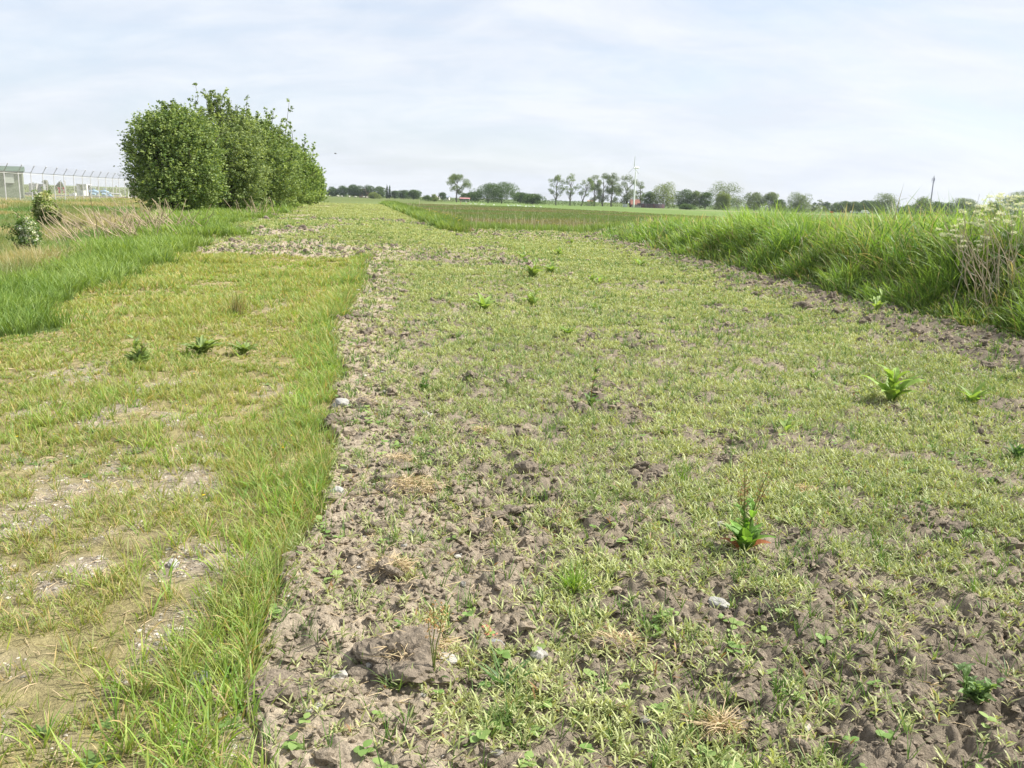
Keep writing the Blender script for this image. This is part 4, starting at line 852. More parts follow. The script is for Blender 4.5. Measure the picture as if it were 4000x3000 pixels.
# round slurry tank
Y = 408; A_ = atd(2497, 796, Y); B_ = atd(2606, 797, Y); cx_ = (A_[0]+B_[0])/2; R_ = (B_[0]-A_[0])/2; t = empty('slurry_tank', (cx_, Y+R_, -.8)); tag(t, 'wide round dark purple brown slurry tank in front of the willow', 'tank'); hz = (A_[2]+B_[2])/2+.8
n = 40; a = Acc()
for k in range(n):
    a0, a1 = 2*pi*k/n, 2*pi*(k+1)/n-.012; rr1 = R_+(.03 if k % 2 else 0)
    V = [(rr1*math.cos(a0), rr1*math.sin(a0), 0), (rr1*math.cos(a1), rr1*math.sin(a1), 0), (rr1*math.cos(a1), rr1*math.sin(a1), hz), (rr1*math.cos(a0), rr1*math.sin(a0), hz)]; a.add(V, [(0, 1, 2, 3)], None, (.085, .055, .07) if k % 5 else (.12, .05, .06))
a.build('wall', M_paint, t); a = Acc(); th = np.linspace(0, 2*pi, n+1); tube(a, np.stack([R_*np.cos(th), R_*np.sin(th), 0*th+hz], 1), .09, 5, (.05, .045, .06), False); a.build('rim', M_paint, t)
a = Acc(); [box(a, -R_*.55+dx, -R_*.55+dx+.06, -R_*.9-.05, -R_*.9, 0, hz+.8, (.4, .4, .4)) for dx in (0, .5)]; a.build('ladder', M_metal, t)
# houses
def house(name, label, px0, px1, ridge_py, eave_py, Y, depth, wallc, roofc, cat='house', windows=2, chimney=False, basez=-.8):
    A_ = atd(px0, eave_py, Y); B_ = atd(px1, eave_py, Y); rz_ = atd((px0+px1)/2, ridge_py, Y+depth/2)[2]; ez = (A_[2]+B_[2])/2; w_ = B_[0]-A_[0]; t = empty(name, (A_[0]+w_/2, Y, basez)); tag(t, label, cat, 'farm buildings beyond the meadow'); ez -= basez; rz_ -= basez; h = w_/2
    a = Acc(); box(a, -h, h, 0, depth, -.2, ez, wallc)
    for sx in (-h, h-.05): a.add([(sx, 0, ez), (sx, depth, ez), (sx, depth/2, rz_-.05), (sx+.05, 0, ez), (sx+.05, depth, ez), (sx+.05, depth/2, rz_-.05)], [(0, 1, 4, 3), (1, 2, 5, 4), (2, 0, 3, 5)], [(0, 2, 1), (3, 4, 5)], wallc)
    a.build('wall', M_wall, t); a = Acc(); ov = .3
    for s_ in (0, 1):
        y0, y1 = ((-ov, depth/2) if s_ == 0 else (depth+ov, depth/2)); z0 = ez-.1; V = [(-h-ov, y0, z0), (h+ov, y0, z0), (h+ov, y1, rz_), (-h-ov, y1, rz_)]; V += [(x, y, z+.12) for x, y, z in V]
        a.add(V, [(0, 3, 2, 1), (4, 5, 6, 7), (0, 1, 5, 4), (1, 2, 6, 5), (2, 3, 7, 6), (3, 0, 4, 7)], None, roofc)
    rf = a.build('roof', M_wall, t)
    if chimney: a = Acc(); box(a, h*.5, h*.5+.6, depth/2-.3, depth/2+.3, rz_-.4, rz_+.8, (.3, .12, .08)); a.build('chimney', M_wall, rf)
    for k in range(windows):
        x = -h+w_*(k+.7)/(windows+.4); a = Acc(); zb = min(.9, ez*.35); box(a, x-.45, x+.45, -.05, .02, zb, min(ez-.25, zb+1.1), (.75, .75, .72)); wn = a.build('window', M_paint, t); a = Acc(); box(a, x-.38, x+.38, -.07, -.052, zb+.08, min(ez-.33, zb+1.02), (.06, .07, .09)); a.build('pane', M_paint, wn)
house('house', 'small brick house with a bright orange tiled roof left of the dark tank', 2466, 2500, 780, 799, 425, 7, (.16, .06, .04), (.25, .12, .09), chimney=False, windows=1)
house('farmhouse', 'farmhouse with a brown thatched roof between dark trees on the horizon', 1402, 1430, 737, 752, 560, 10, (.30, .20, .16), (.20, .15, .13), windows=2, chimney=True)
house('bungalow', 'low cream white bungalow left of the solitary tall tree', 1731, 1754, 766, 771, 540, 8, (.80, .76, .66), (.24, .27, .33), windows=2)
house('barn', 'long low barn with a thin pink roof line behind the solitary tall tree', 1797, 1832, 773, 776, 430, 8, (.18, .17, .15), (.42, .20, .20), 'barn', 1)
house('shed', 'small shed with a pinkish roof left of the poplars', 2298, 2320, 783, 788, 440, 4, (.6, .55, .48), (.45, .27, .20), 'shed', 1)
house('white_house', 'far white house half hidden by the low yellowish bushy tree', 1702, 1716, 768, 771, 600, 8, (.82, .80, .76), (.5, .47, .45), windows=1)
t = empty('timber_screen'); tag(t, 'grey slatted timber screen in front of the orange roofed house', 'screen'); a = Acc(); A_ = atd(2467, 803, 404); B_ = atd(2503, 804, 404); n = 28
for k in range(n): xx_ = A_[0]+(B_[0]-A_[0])*k/n; box(a, xx_, xx_+(B_[0]-A_[0])/n*.8, 404, 404.05, -.8, (A_[2]+B_[2])/2, (.30, .29, .26))
a.build('slats', M_wall, t); a = Acc()
for k in range(5): xx_ = A_[0]+(B_[0]-A_[0])*k/4; box(a, xx_-.07, xx_+.07, 404.06, 404.2, -.8, (A_[2]+B_[2])/2+.1, (.45, .45, .42))
a.build('post', M_wall, t)
t = empty('grey_container'); tag(t, 'pale grey metal container among bushes left of the orange roofed house', 'container'); a = Acc(); A_ = atd(2436, 797, 410); B_ = atd(2451, 797, 410); box(a, A_[0], B_[0], 410, 413, -.8, A_[2], (.50, .52, .53)); a.build('body', M_metal, t); a = Acc(); box(a, A_[0]+.1, A_[0]+.9, 409.95, 409.99, -.6, A_[2]-.1, (.42, .44, .46)); a.build('door', M_metal, t)
# cars on the road and road signs
def car(px, py, Y, label, van=False, rz=0):
    q = atd(px, py, Y); t = empty('van' if van else 'car', (q[0], Y, -.8), rz); tag(t, label, 'van' if van else 'car', 'white vehicles on the far road')
    L_ = 2.5 if van else 2.1; prof = [(-L_, .3), (L_, .3), (L_, .75), (L_*.72, .95), (L_*.35, 1.75 if van else 1.42), (-L_*.75, 1.95 if van else 1.42), (-L_*.98, .95)]
    a = Acc(); n = len(prof)
    for inset, y0, y1 in ((0, -.85, .85),): prism(a, prof, y0, y1, (.72, .73, .74))
    a.build('body', M_paint, t); a = Acc(); prism(a, [(-L_*.65, 1.0), (L_*.6, 1.0), (L_*.34, 1.34), (-L_*.62, 1.34)], -.87, .87, (.05, .06, .07)); a.build('window', M_paint, t)
    for sx in (-L_*.62, L_*.62):
        for sy in (-.86, .70): a = Acc(); tube(a, [(sx, sy, .32), (sx, sy+.16, .32)], .32, 12, (.03, .03, .03)); a.build('wheel', M_paint, t)
car(3337, 834, 465, 'white car half hidden under the dense green row of trees'); car(3379, 834, 462, 'white van right of the white car under the trees', True, .5)
def sign(px, py, Y, w_, h_, label, col):
    q = atd(px, py, Y); t = empty('road_sign', (q[0], Y, -.8)); tag(t, label, 'sign', 'orange signs near the far road'); a = Acc(); z = q[2]+.8; box(a, -w_/2, w_/2, -.03, .03, z-h_/2, z+h_/2, col); a.build('panel', M_paint, t); a = Acc()
    tube(a, [(0, .06, 0), (0, .06, z+h_/2)], .06, 5, (.4, .4, .4)); a.build('post', M_metal, t)
sign(3248, 829, 420, 1.7, .8, 'wide orange sign panel in the field left of the dense road row', (.62, .16, .05)); sign(3441, 839, 420, .7, .8, 'small orange red sign below the big grey willow', (.60, .18, .07))
# pale roadside strip
a = Acc(); A_ = atd(3290, 846, 300); L0 = [(55, 325), (160, 300)]
V = []
for k in range(30):
    f = k/29; x = 50+140*f; y = 345-60*f; V += [(x, y, 0), (x+2, y+9, 0)]
V = np.array(V, float); V[:, 2] = HT(V[:, 0], V[:, 1])+.05; a.add(V, [(2*k, 2*k+2, 2*k+3, 2*k+1) for k in range(29)], None, (.46, .40, .26)); o = a.build('path', M_wall); tag(o, kind='structure')

# ------------------------------------------------------------------ animals
def smooth_blob(acc, secs, n=10, col=(.8, .8, .8)):
    """one closed body from cross sections (x, y, z, rx, rz) along a spine"""
    an = np.arange(n)*2*pi/n; V = []; 
    for (x, y, z, rw, rh) in secs: V += [(x, y+rw*math.cos(b), z+rh*math.sin(b)) for b in an]
    m = len(secs); acc.add(V, [(i*n+k, i*n+(k+1) % n, (i+1)*n+(k+1) % n, (i+1)*n+k) for i in range(m-1) for k in range(n)], [(0, k+1, k) for k in range(1, n-1)]+[((m-1)*n, (m-1)*n+k, (m-1)*n+k+1) for k in range(1, n-1)], col)
def sheep_mesh(graze):
    a = Acc(); smooth_blob(a, [(-.56, 0, .62, .05, .06), (-.5, 0, .62, .2, .2), (-.2, 0, .62, .27, .27), (.15, 0, .64, .28, .29), (.42, 0, .68, .21, .24), (.55, 0, .72 if not graze else .6, .13, .15), (.68, 0, .85 if not graze else .38, .10, .11), (.80, 0, .86 if not graze else .2, .085, .09), (.93, 0, .80 if not graze else .10, .05, .05)], 10, (.62, .60, .52))
    for sx in (-.38, .34):
        for sy in (-.14, .14): tube(a, [(sx, sy, .5), (sx+(-.04 if sx < 0 else .02), sy, .26), (sx, sy, 0)], [.075, .045, .035], 6, (.45, .42, .36))
    for sy in (-.1, .1): tube(a, [(.74, sy*.7, .92 if not graze else .33), (.70, sy*1.6, .93 if not graze else .36)], [.035, .015], 4, (.5, .46, .4))
    tube(a, [(-.55, 0, .68), (-.62, 0, .5)], [.05, .03], 5, (.6, .58, .5)); return a
sm = [sheep_mesh(False).build('sheep', M_wall, None, True), sheep_mesh(True).build('sheep', M_wall, None, True)]; used = [0, 0]
SHEEP = [(1269, 'sheep half hidden by the end of the bush row'), (1287, 'sheep directly right of the end of the bush row'), (1321, 'third sheep from the bush row, grazing below two dark trees'), (1335, 'fourth sheep from the bush row, close beside another'), (1365, 'standing sheep below the widest dark farmyard tree'), (1389, 'sheep left below the brown farm roof'), (1420, 'sheep directly below the brown farm roof'), (1434, 'sheep below the dark tree right of the brown roof'), (1453, 'left sheep of the pair beside the olive bushy tree'), (1461, 'right sheep of the pair beside the olive bushy tree')]
for i, (px, lab) in enumerate(SHEEP):
    k = i % 2; Y = 470+(i*37) % 40; q = atd(px, 770, Y)
    o = sm[k] if not used[k] else sm[k].copy()
    if used[k]: COL.objects.link(o)
    used[k] = 1; o.location = (q[0], Y, gz(q[0], Y)+.02); o.rotation_euler = (0, 0, (i*1.9) % 6.28 if i % 3 else .2); o.scale = (1.15,)*3; tag(o, 'white '+lab, 'sheep', 'sheep grazing in the far field')
def gull_mesh():
    a = Acc(); smooth_blob(a, [(-.30, 0, .20, .02, .015), (-.2, 0, .2, .06, .045), (-.02, 0, .20, .10, .09), (.12, 0, .23, .08, .08), (.17, 0, .30, .045, .05), (.20, 0, .37, .05, .05), (.25, 0, .38, .035, .035), (.31, 0, .365, .012, .012)], 8, (.78, .78, .78))
    for sy in (-.03, .03): tube(a, [(0, sy, .14), (.02, sy, 0)], .008, 4, (.5, .3, .1))
    return a
gm = gull_mesh().build('gull', M_wall, None, True); first = True
GULLS = [(510, 585), (575, 587), (598, 587), (660, 592), (690, 593), (708, 594), (845, 600), (1050, 606), (1095, 608), (1138, 608), (1183, 602), (1195, 612), (1228, 612), (1255, 612), (1303, 622), (1357, 625), (1398, 620), (1422, 623), (1517, 628)]
GL = ['leftmost white gull, nearest to the white stork', 'second white gull right of the storks', 'third white gull right of the storks, close to its neighbour', 'bright gull below the left half of the domed oaks', 'gull right beside the bright one below the domed oaks', 'last gull of the little line below the left domed oak', 'lone gull below the middle of the domed oaks', 'gull below the right edge of the domed oaks', 'gull below the bluish tree right of the oaks', 'gull right of the bluish tree in the short grass', 'gull standing furthest back below the low round tree', 'gull in front of the furthest one below the low round tree', 'middle gull of the trio below the low round tree', 'right gull of the trio below the low round tree', 'gull at the left end of the long hedge', 'gull nearest to the dark hay grass below the hedge', 'left gull of the pair below the long hedge', 'right gull of the pair below the long hedge', 'rightmost lone white gull below the long hedge']
for i, (u_, v_) in enumerate(GULLS):
    px, py = 1700+u_*.2712, 640+v_*.2712+1.5; x, y = gp(px, py); o = gm if first else gm.copy()
    if not first: COL.objects.link(o)
    first = False; o.location = (x, y, float(HT(np.array([x]), np.array([y]))[0])); o.rotation_euler = (0, 0, (i*2.3) % 6.28); o.scale = (1.35,)*3; tag(o, GL[i], 'gull', 'white gulls in the short grass')
def stork(px, py, label, rz, tint):
    x, y = gp(px, py); a = Acc(); k = tint
    smooth_blob(a, [(-.42, 0, .62, .02, .02), (-.3, 0, .66, .09, .07), (-.05, 0, .72, .17, .16), (.15, 0, .78, .13, .14), (.24, 0, .92, .06, .07), (.27, 0, 1.04, .05, .05), (.33, 0, 1.08, .055, .055), (.40, 0, 1.06, .03, .03), (.62, 0, .98, .008, .008)], 9, k)
    o = a.build('stork', M_wall, None, True); a2 = Acc(); [tube(a2, [(-.02, sy, .62), (.02, sy, .33), (0, sy, 0), (.1, sy, 0)], .022, 5, (.55, .16, .06)) for sy in (-.06, .06)]; a2.build('leg', M_paint, o)
    a3 = Acc(); smooth_blob(a3, [(-.46, 0, .6, .02, .02), (-.32, 0, .63, .10, .05), (-.12, 0, .66, .185, .06), (-.05, 0, .66, .16, .03)], 8, (.03, .03, .03)); a3.build('wing_tip', M_wall, o)
    o.location = (x, y, float(HT(np.array([x]), np.array([y]))[0])); o.rotation_euler = (0, 0, rz); tag(o, label, 'stork', 'storks at the edge of the short grass')
stork(1799.5, 799, 'buff pink stork on the left, in front of the low barn', -1.2, (.62, .48, .38)); stork(1821, 799.5, 'bright white stork on the right, with orange legs and dark wing tips', -1.9, (.8, .8, .8))
# bird in flight
q = atd(1310, 600, 130); a = Acc(); smooth_blob(a, [(-.2, 0, 0, .01, .01), (-.05, 0, 0, .05, .05), (.1, 0, .0, .045, .045), (.17, 0, .01, .03, .03), (.22, 0, 0, .008, .008)], 7, (.12, .11, .10))
for s_ in (-1, 1): a.add([(.08, .03*s_, .02), (-.07, .03*s_, .02), (-.08, .2*s_, .10), (.05, .22*s_, .10), (-.1, .42*s_, .04)], [(0, 1, 2, 3)], [(3, 2, 4)], (.13, .12, .11))
o = a.build('swallow', M_wall); o.location = tuple(q); tag(o, 'small dark bird flying in the pale sky right of the bushes', 'bird')
# ------------------------------------------------------------------ single plants and lumps close by
def arch_leaf(acc, p, az, L, W, th0, th1, c, wav=.0, seg=6, rg=None):
    """broad leaf with two halves folded along a midrib and a wavy rim"""
    pos = np.array(p, float); V = []; prof = [.18, .62, .95, 1.0, .82, .5, .12][:seg+1]; C = []
    side = np.array([-sin(az), cos(az), 0])
    for j in range(seg+1):
        th = th0+(th1-th0)*j/seg; nrm = np.array([-cos(th)*cos(az), -cos(th)*sin(az), sin(th)]); wv = W*prof[j]*.5
        dl, dr = (rg.normal(0, wav*W, 2) if rg is not None else (0, 0))
        V += [pos-side*wv+nrm*(wv*.35+dl), pos, pos+side*wv+nrm*(wv*.35+dr)]; k = 1+(.12 if j % 2 else -.05); C += [np.array(c)*k, np.array(c)*.9+np.array([.04, .04, .02]), np.array(c)*(.92*k)]
        pos = pos+np.array([sin(th)*cos(az), sin(th)*sin(az), cos(th)])*L/seg
    acc.add(V, [q for j in range(seg) for q in ((3*j, 3*j+1, 3*j+4, 3*j+3), (3*j+1, 3*j+2, 3*j+5, 3*j+4))], None, np.array(C))
def weed(name, label, cat, px, py, seed, nleaf=10, L=.12, W=.04, col=(.10, .22, .03), spread=(.5, 1.4), stems=0, sh=.3, stemc=(.2, .24, .08), flower=None, red=0, group=None, stemleaf=0, lean=None, wav=.04):
    rg = np.random.default_rng(seed); g = G3(px, py); t = empty(name, g); tag(t, label, cat, group); a = Acc()
    for i in range(nleaf):
        c = np.array(col)*rg.uniform(.75, 1.25)
        if i < red: c = np.array([.34, .12, .06])*rg.uniform(.8, 1.2)
        th = rg.uniform(*spread) if i >= red else 1.45; arch_leaf(a, (rg.normal(0, .008), rg.normal(0, .008), .0), i*2.4+rg.uniform(-.4, .4), L*rg.uniform(.6, 1.15), W*rg.uniform(.7, 1.2), th*.45, th+rg.uniform(.1, .6), c, wav, 6, rg)
    s = Acc(); fl = Acc()
    for i in range(stems):
        az = i*2.1+rg.uniform(-.5, .5); ln = rg.uniform(.08, .35) if lean is None else lean; h = sh*rg.uniform(.7, 1.05); p = []
        for q in np.linspace(0, 1, 7): p.append((cos(az)*ln*h*q**1.6+rg.normal(0, .003), sin(az)*ln*h*q**1.6*.7+rg.normal(0, .003), h*q))
        tube(s, p, np.linspace(.0032, .0012, 7)*max(1, sh/.3), 5, stemc); p = np.array(p)
        for q in range(stemleaf): b = p[1+q % 5]; arch_leaf(a, b, rg.uniform(0, 6.3), L*rg.uniform(.35, .75), W*rg.uniform(.4, .75), .5, 1.5, np.array(col)*rg.uniform(.8, 1.2), wav, 6, rg)
        if flower is not None:
            n = 46; k = rg.uniform(.68, 1, n); b = np.stack([np.interp(k, np.linspace(0, 1, 7), p[:, m]) for m in range(3)], 1)+rg.normal(0, .010*max(1, sh/.3), (n, 3)); leaves(fl, b, .0085*max(1, sh/.35), np.tile(np.array(flower), (n, 1))*rg.uniform(.7, 1.2, (n, 1)), rg, .8)
    a.build('foliage', M_leaf, t)
    if stems: s.build('stem', M_leaf, t)
    if flower is not None: fl.build('flower_head', M_flower, t)
    return t
weed('dock_plant', 'green dock with red lower leaves and thin reddish flower stalks in the seedlings', 'dock', 2905, 2150, 1, 17, .17, .06, (.17, .32, .06), (.4, 1.3), 5, .40, (.17, .21, .07), (.30, .17, .10), 2, stemleaf=3)
weed('dock_plant', 'large broad leaved dock with a pinkish stem at the right, casting shade on bare soil', 'dock', 3480, 1575, 2, 9, .36, .11, (.27, .40, .09), (.8, 1.45), 3, .38, (.30, .13, .10), None, 0, stemleaf=4)
weed('dock_plant', 'low spreading dock on the bare soil right of the large broad leaved one', 'dock', 3800, 1580, 3, 11, .22, .07, (.25, .38, .09), (.6, 1.4), 0)
weed('dock_plant', 'bluish leaved weed rosette on dark bare soil at the right edge', 'weed', 3965, 1800, 4, 10, .13, .04, (.10, .19, .07), (.2, 1.2), 2, .16, stemleaf=3)
weed('goosefoot_plant', 'bushy grey green goosefoot weed on cracked soil near the bottom right', 'weed', 3800, 2760, 5, 30, .085, .042, (.18, .28, .11), (.5, 1.4), 6, .12, stemleaf=6, wav=.08, lean=.8)
weed('sorrel_plant', 'sorrel with three tall thin rust tipped stems beside the turf lump', 'sorrel', 1695, 2700, 6, 10, .07, .018, (.11, .18, .06), (.2, 1.3), 3, .28, (.22, .26, .08), (.42, .25, .12), 0, lean=.12)
weed('sow_thistle', 'tall thin lobed thistle with one upright stem in the middle of the seedlings', 'thistle', 2305, 1590, 7, 6, .12, .05, (.16, .26, .08), (.7, 1.3), 1, .42, (.28, .18, .08), None, 0, stemleaf=9, lean=.1, wav=.12)
weed('mugwort_plant', 'feathery dark green mugwort clump at the edge of the bare clods', 'weed', 1655, 1530, 8, 26, .08, .022, (.09, .20, .05), (.2, 1.3), 4, .12, stemleaf=5, wav=.12)
weed('thistle_plant', 'dense dark green thistle clump standing in the track grass', 'thistle', 545, 1435, 9, 60, .17, .045, (.22, .31, .11), (.4, 1.35), 7, .27, (.12, .16, .06), (.3, .25, .1), 0, stemleaf=7, wav=.12)
weed('creeping_weed', 'dark creeping leafy patch right of the thistle clump in the track grass', 'weed', 790, 1385, 10, 70, .24, .045, (.22, .30, .10), (1.0, 1.5), 0, wav=.15)
weed('creeping_weed', 'smaller dark leafy patch beside the rush tuft in the track grass', 'weed', 950, 1385, 11, 50, .2, .04, (.22, .30, .10), (1.0, 1.5), 0, wav=.15)
weed('grey_herb', 'small grey green woolly herb beside the worn gravel patch', 'herb', 655, 1545, 12, 18, .07, .015, (.17, .22, .12), (.1, 1.2), 3, .08)
for i, (px, py, lab, L, n, sh) in enumerate([
 (2080, 1085, 'largest dock of the far cluster in the sown strip', .30, 12, .5), (2040, 1010, 'upright dock behind the largest one of the far cluster', .24, 9, .45), (2150, 1070, 'dock at the right side of the far cluster', .24, 9, .3),
 (2185, 1000, 'furthest dock in the sown strip, near its soil edge', .24, 8, .3), (2230, 955, 'small dock just before the far soil edge', .2, 7, .3), (1890, 1215, 'spreading dock left of the middle of the sown strip', .26, 11, .16),
 (2080, 1195, 'drooping dock right of the spreading one in mid strip', .22, 8, .3), (2500, 1045, 'dock close to the foot of the right bank', .24, 9, .25), (2310, 1105, 'small dark dock in the right half of the strip', .18, 7, .2),
 (2340, 1115, 'dock with a curled leaf beside the small dark one', .18, 7, .2), (3420, 1245, 'dock growing on the clods below the tall bank grass', .22, 9, .35), (3790, 1290, 'leafy dock by the clods at the lower right of the bank', .22, 9, .25),
 (2215, 1320, 'pale yellow green dock in the centre of the sown strip', .13, 14, .12), (2320, 1210, 'wiry weed with a leaf bent to the right', .12, 4, .25), (3070, 1700, 'thin drooping weed left of the large broad leaved dock', .1, 4, .25), (3180, 1480, 'wispy stemmed weed behind the large broad leaved dock', .1, 6, .25)]):
    col = (.19, .30, .06) if px == 2215 else (.26, .37, .10)
    weed('dock_plant', lab, 'dock' if 'dock' in lab[-60:] and 'weed' not in lab else 'weed', px, py, 60+i, n, L*1.25, L*.42, col, (.7, 1.45), 1, sh, group='docks and weeds scattered over the sown strip', stemleaf=4)
def tuft(name, label, cat, px, py, seed, n, L, W, c0, c1, th=(.05, .9), dry=0, sp=.02, bend=(.2, .9), mat=None):
    rg = np.random.default_rng(seed); g = G3(px, py); a = Acc(); P = np.zeros((n, 3)); az = rg.uniform(0, 6.28, n); P[:, 0] = rg.normal(0, sp, n); P[:, 1] = rg.normal(0, sp, n); t0 = rg.uniform(*th, n); c = mixc(c0, c1, rg.uniform(size=n)); k = rg.uniform(size=n) < dry; c[k] = (.45, .36, .22)
    blades(a, P, az, L*rg.uniform(.5, 1.1, n), W*rg.uniform(.7, 1.2, n), t0, t0+rg.uniform(*bend, n), c*.8, c*1.1, (.8, 1, .8, .5), rg.normal(0, .5, n)); o = a.build(name, mat or M_grass); o.location = g; tag(o, label, cat); return o
tuft('grass_tuft', 'bright yellow green grass tuft leaning left on the tilled soil', 'grass tuft', 2245, 2310, 1, 110, .15, .006, (.16, .30, .04), (.30, .42, .08))
tuft('grass_tuft', 'fine dark green grass tuft near the bottom middle', 'grass tuft', 1975, 2860, 2, 150, .09, .003, (.10, .19, .05), (.18, .27, .08), sp=.03)
tuft('grass_tuft', 'broad bladed grass clump left of the brick fragment at bottom middle', 'grass tuft', 1980, 2690, 3, 40, .16, .008, (.09, .19, .06), (.17, .28, .1), (.4, 1.2))
tuft('grass_tuft', 'half dry low grass tuft in the seedlings right of the red leaved dock', 'grass tuft', 3430, 2085, 4, 120, .09, .003, (.17, .23, .09), (.33, .33, .16), (.4, 1.2), .3)
tuft('rush_tuft', 'brownish wiry rush tuft standing in the track grass', 'rush tuft', 925, 1235, 5, 90, .38, .008, (.14, .17, .06), (.30, .24, .12), (.02, .55), .2, .04, (0, .25))
tuft('grass_tuft', 'upright slim grass sprout in the seedlings above the red leaved dock', 'grass tuft', 2665, 1895, 6, 24, .16, .005, (.13, .26, .04), (.25, .36, .08), (.02, .3))
# dead stems at the right
rg = np.random.default_rng(77); g = G3(3900, 1235); t = empty('withered_plant', g); tag(t, 'bundle of bleached dead branching stems leaning out of the bank grass at the right edge', 'withered plant'); a = Acc()
for i in range(26):
    b = np.array([rg.uniform(-.15, .75), rg.uniform(-.2, .9), 0]); e = b+np.array([rg.normal(-.38, .28), rg.normal(0, .2), rg.uniform(.9, 1.45)]); pth = wood_path(b, e, rg, 7, .10); tube(a, pth, np.linspace(.0085, .003, 7), 5, np.array([.56, .47, .33])*rg.uniform(.75, 1.15))
    for k in range(4): q = pth[2+k]; tube(a, wood_path(q, q+np.array([rg.normal(-.05, .15), rg.normal(0, .1), rg.uniform(.12, .35)]), rg, 4, .1), np.linspace(.004, .002, 4), 4, (.48, .42, .33))
for i in range(9):
    b = np.array([rg.uniform(-.6, .8), rg.uniform(0, 1.2), 0]); tube(a, wood_path(b, b+np.array([rg.normal(.12, .12), 0, rg.uniform(1.55, 2.0)]), rg, 7, .05), np.linspace(.005, .002, 7), 4, (.36, .33, .26))
a.build('stem', M_dry, t)
# dead reeds at the foot of the large bush
for (px, py, n, lab, lx) in ((600, 905, 90, 'pale dead reeds standing against the dark foot of the large bush', -.1), (465, 930, 80, 'swathe of bleached reeds blown over left of the large bush', -.75), (1000, 850, 26, 'few dry broken stalks in the grass in front of the second bush', -.1), (1715, 862, 60, 'bleached reed clump bent over on the ridge above the yellow flowers', .5)):
    x, y = gp(px, py); z = gz(x, y); t = empty('dead_reeds', (x, y, z)); tag(t, lab, 'dead reeds', 'clumps of dead reeds'); a = Acc(); rg = np.random.default_rng(px)
    sx, sy = (1.1, 2.0) if px < 900 else (.7, 1.5)
    for i in range(n):
        b = np.array([rg.normal(0, sx*.6), rg.normal(0, sy*.6), 0]); h = rg.uniform(.35, 1.1); e = b+np.array([rg.normal(lx*h, .42), rg.normal(0, .25), h*(1-.3*abs(lx))]); b[2] = gz(x+b[0], y+b[1])-z; tube(a, wood_path(b, e, rg, 5, .12), np.linspace(.014, .007, 5), 4, np.array([.46, .37, .25])*rg.uniform(.7, 1.2))
    a.build('stem', M_dry, t)
# cow parsley
def cowp(px, py, h, seed, label):
    rg = np.random.default_rng(seed); x, y = gp(px, py); 
    z = gz(x, y); t = empty('cow_parsley', (x, y, z)); tag(t, label, 'cow parsley', 'cow parsley plants flowering on the right bank'); s = Acc(); u = Acc(); lf = Acc()
    main = wood_path((0, 0, 0), (rg.normal(0, .12), rg.normal(0, .1), h*.72), rg, 6, .10); tube(s, main, np.linspace(.008, .004, 6), 5, (.18, .24, .09))
    for i in range(9):
        q = main[2+i % 4]; a0 = rg.uniform(0, 6.3); hh_ = h*rg.uniform(.72, 1.02); e = np.array([q[0]+cos(a0)*rg.uniform(.05, .22), q[1]+sin(a0)*rg.uniform(.05, .2), max(q[2]+.1, hh_)]); tube(s, wood_path(q, e, rg, 4, .1), np.linspace(.004, .002, 4), 4, (.2, .26, .1))
        for r_ in range(9):
            aa_ = r_*.7+rg.uniform(0, .3); o = np.array([cos(aa_), sin(aa_), 0])*rg.uniform(.018, .05)+np.array([0, 0, rg.uniform(.012, .03)]); tube(s, [e, e+o], [.0015, .001], 3, (.25, .32, .14))
            leaves(u, (e+o)+rg.normal(0, .010, (9, 3)), .015, np.tile(np.array([.78, .78, .68]), (9, 1))*rg.uniform(.85, 1.1, (9, 1)), rg, .9)
    for i in range(7): b = main[i % 4]; arch_leaf(lf, b, rg.uniform(0, 6.3), .28, .14, .7, 1.7, (.10, .19, .05), .12, 6, rg)
    s.build('stem', M_leaf, t); u.build('umbel', M_flower, t); lf.build('foliage', M_leaf, t)
for i, (px, py, h, lab) in enumerate([(3740, 1090, 1.05, 'cow parsley with the leftmost leaning umbels against the trees'), (3800, 1080, 1.10, 'cow parsley whose umbels stand highest left of centre'), (3850, 1040, 1.15, 'cow parsley in the middle of the flowering group'), (3880, 1100, 1.00, 'lower cow parsley in front of the middle of the group'), (3915, 1060, 1.12, 'dense cow parsley right of the middle of the group'), (3960, 1080, 1.08, 'cow parsley at the right end of the group above the dead stems'), (3760, 1150, .85, 'low cow parsley half sunk in the grass below the group'), (3700, 1120, .88, 'small cow parsley at the lower left of the group'), (3990, 1030, 1.18, 'cow parsley cut by the right edge of the picture'), (3830, 1010, 1.12, 'cow parsley furthest back in the flowering group')]):
    cowp(px, py, h*1.02, 500+i, lab)
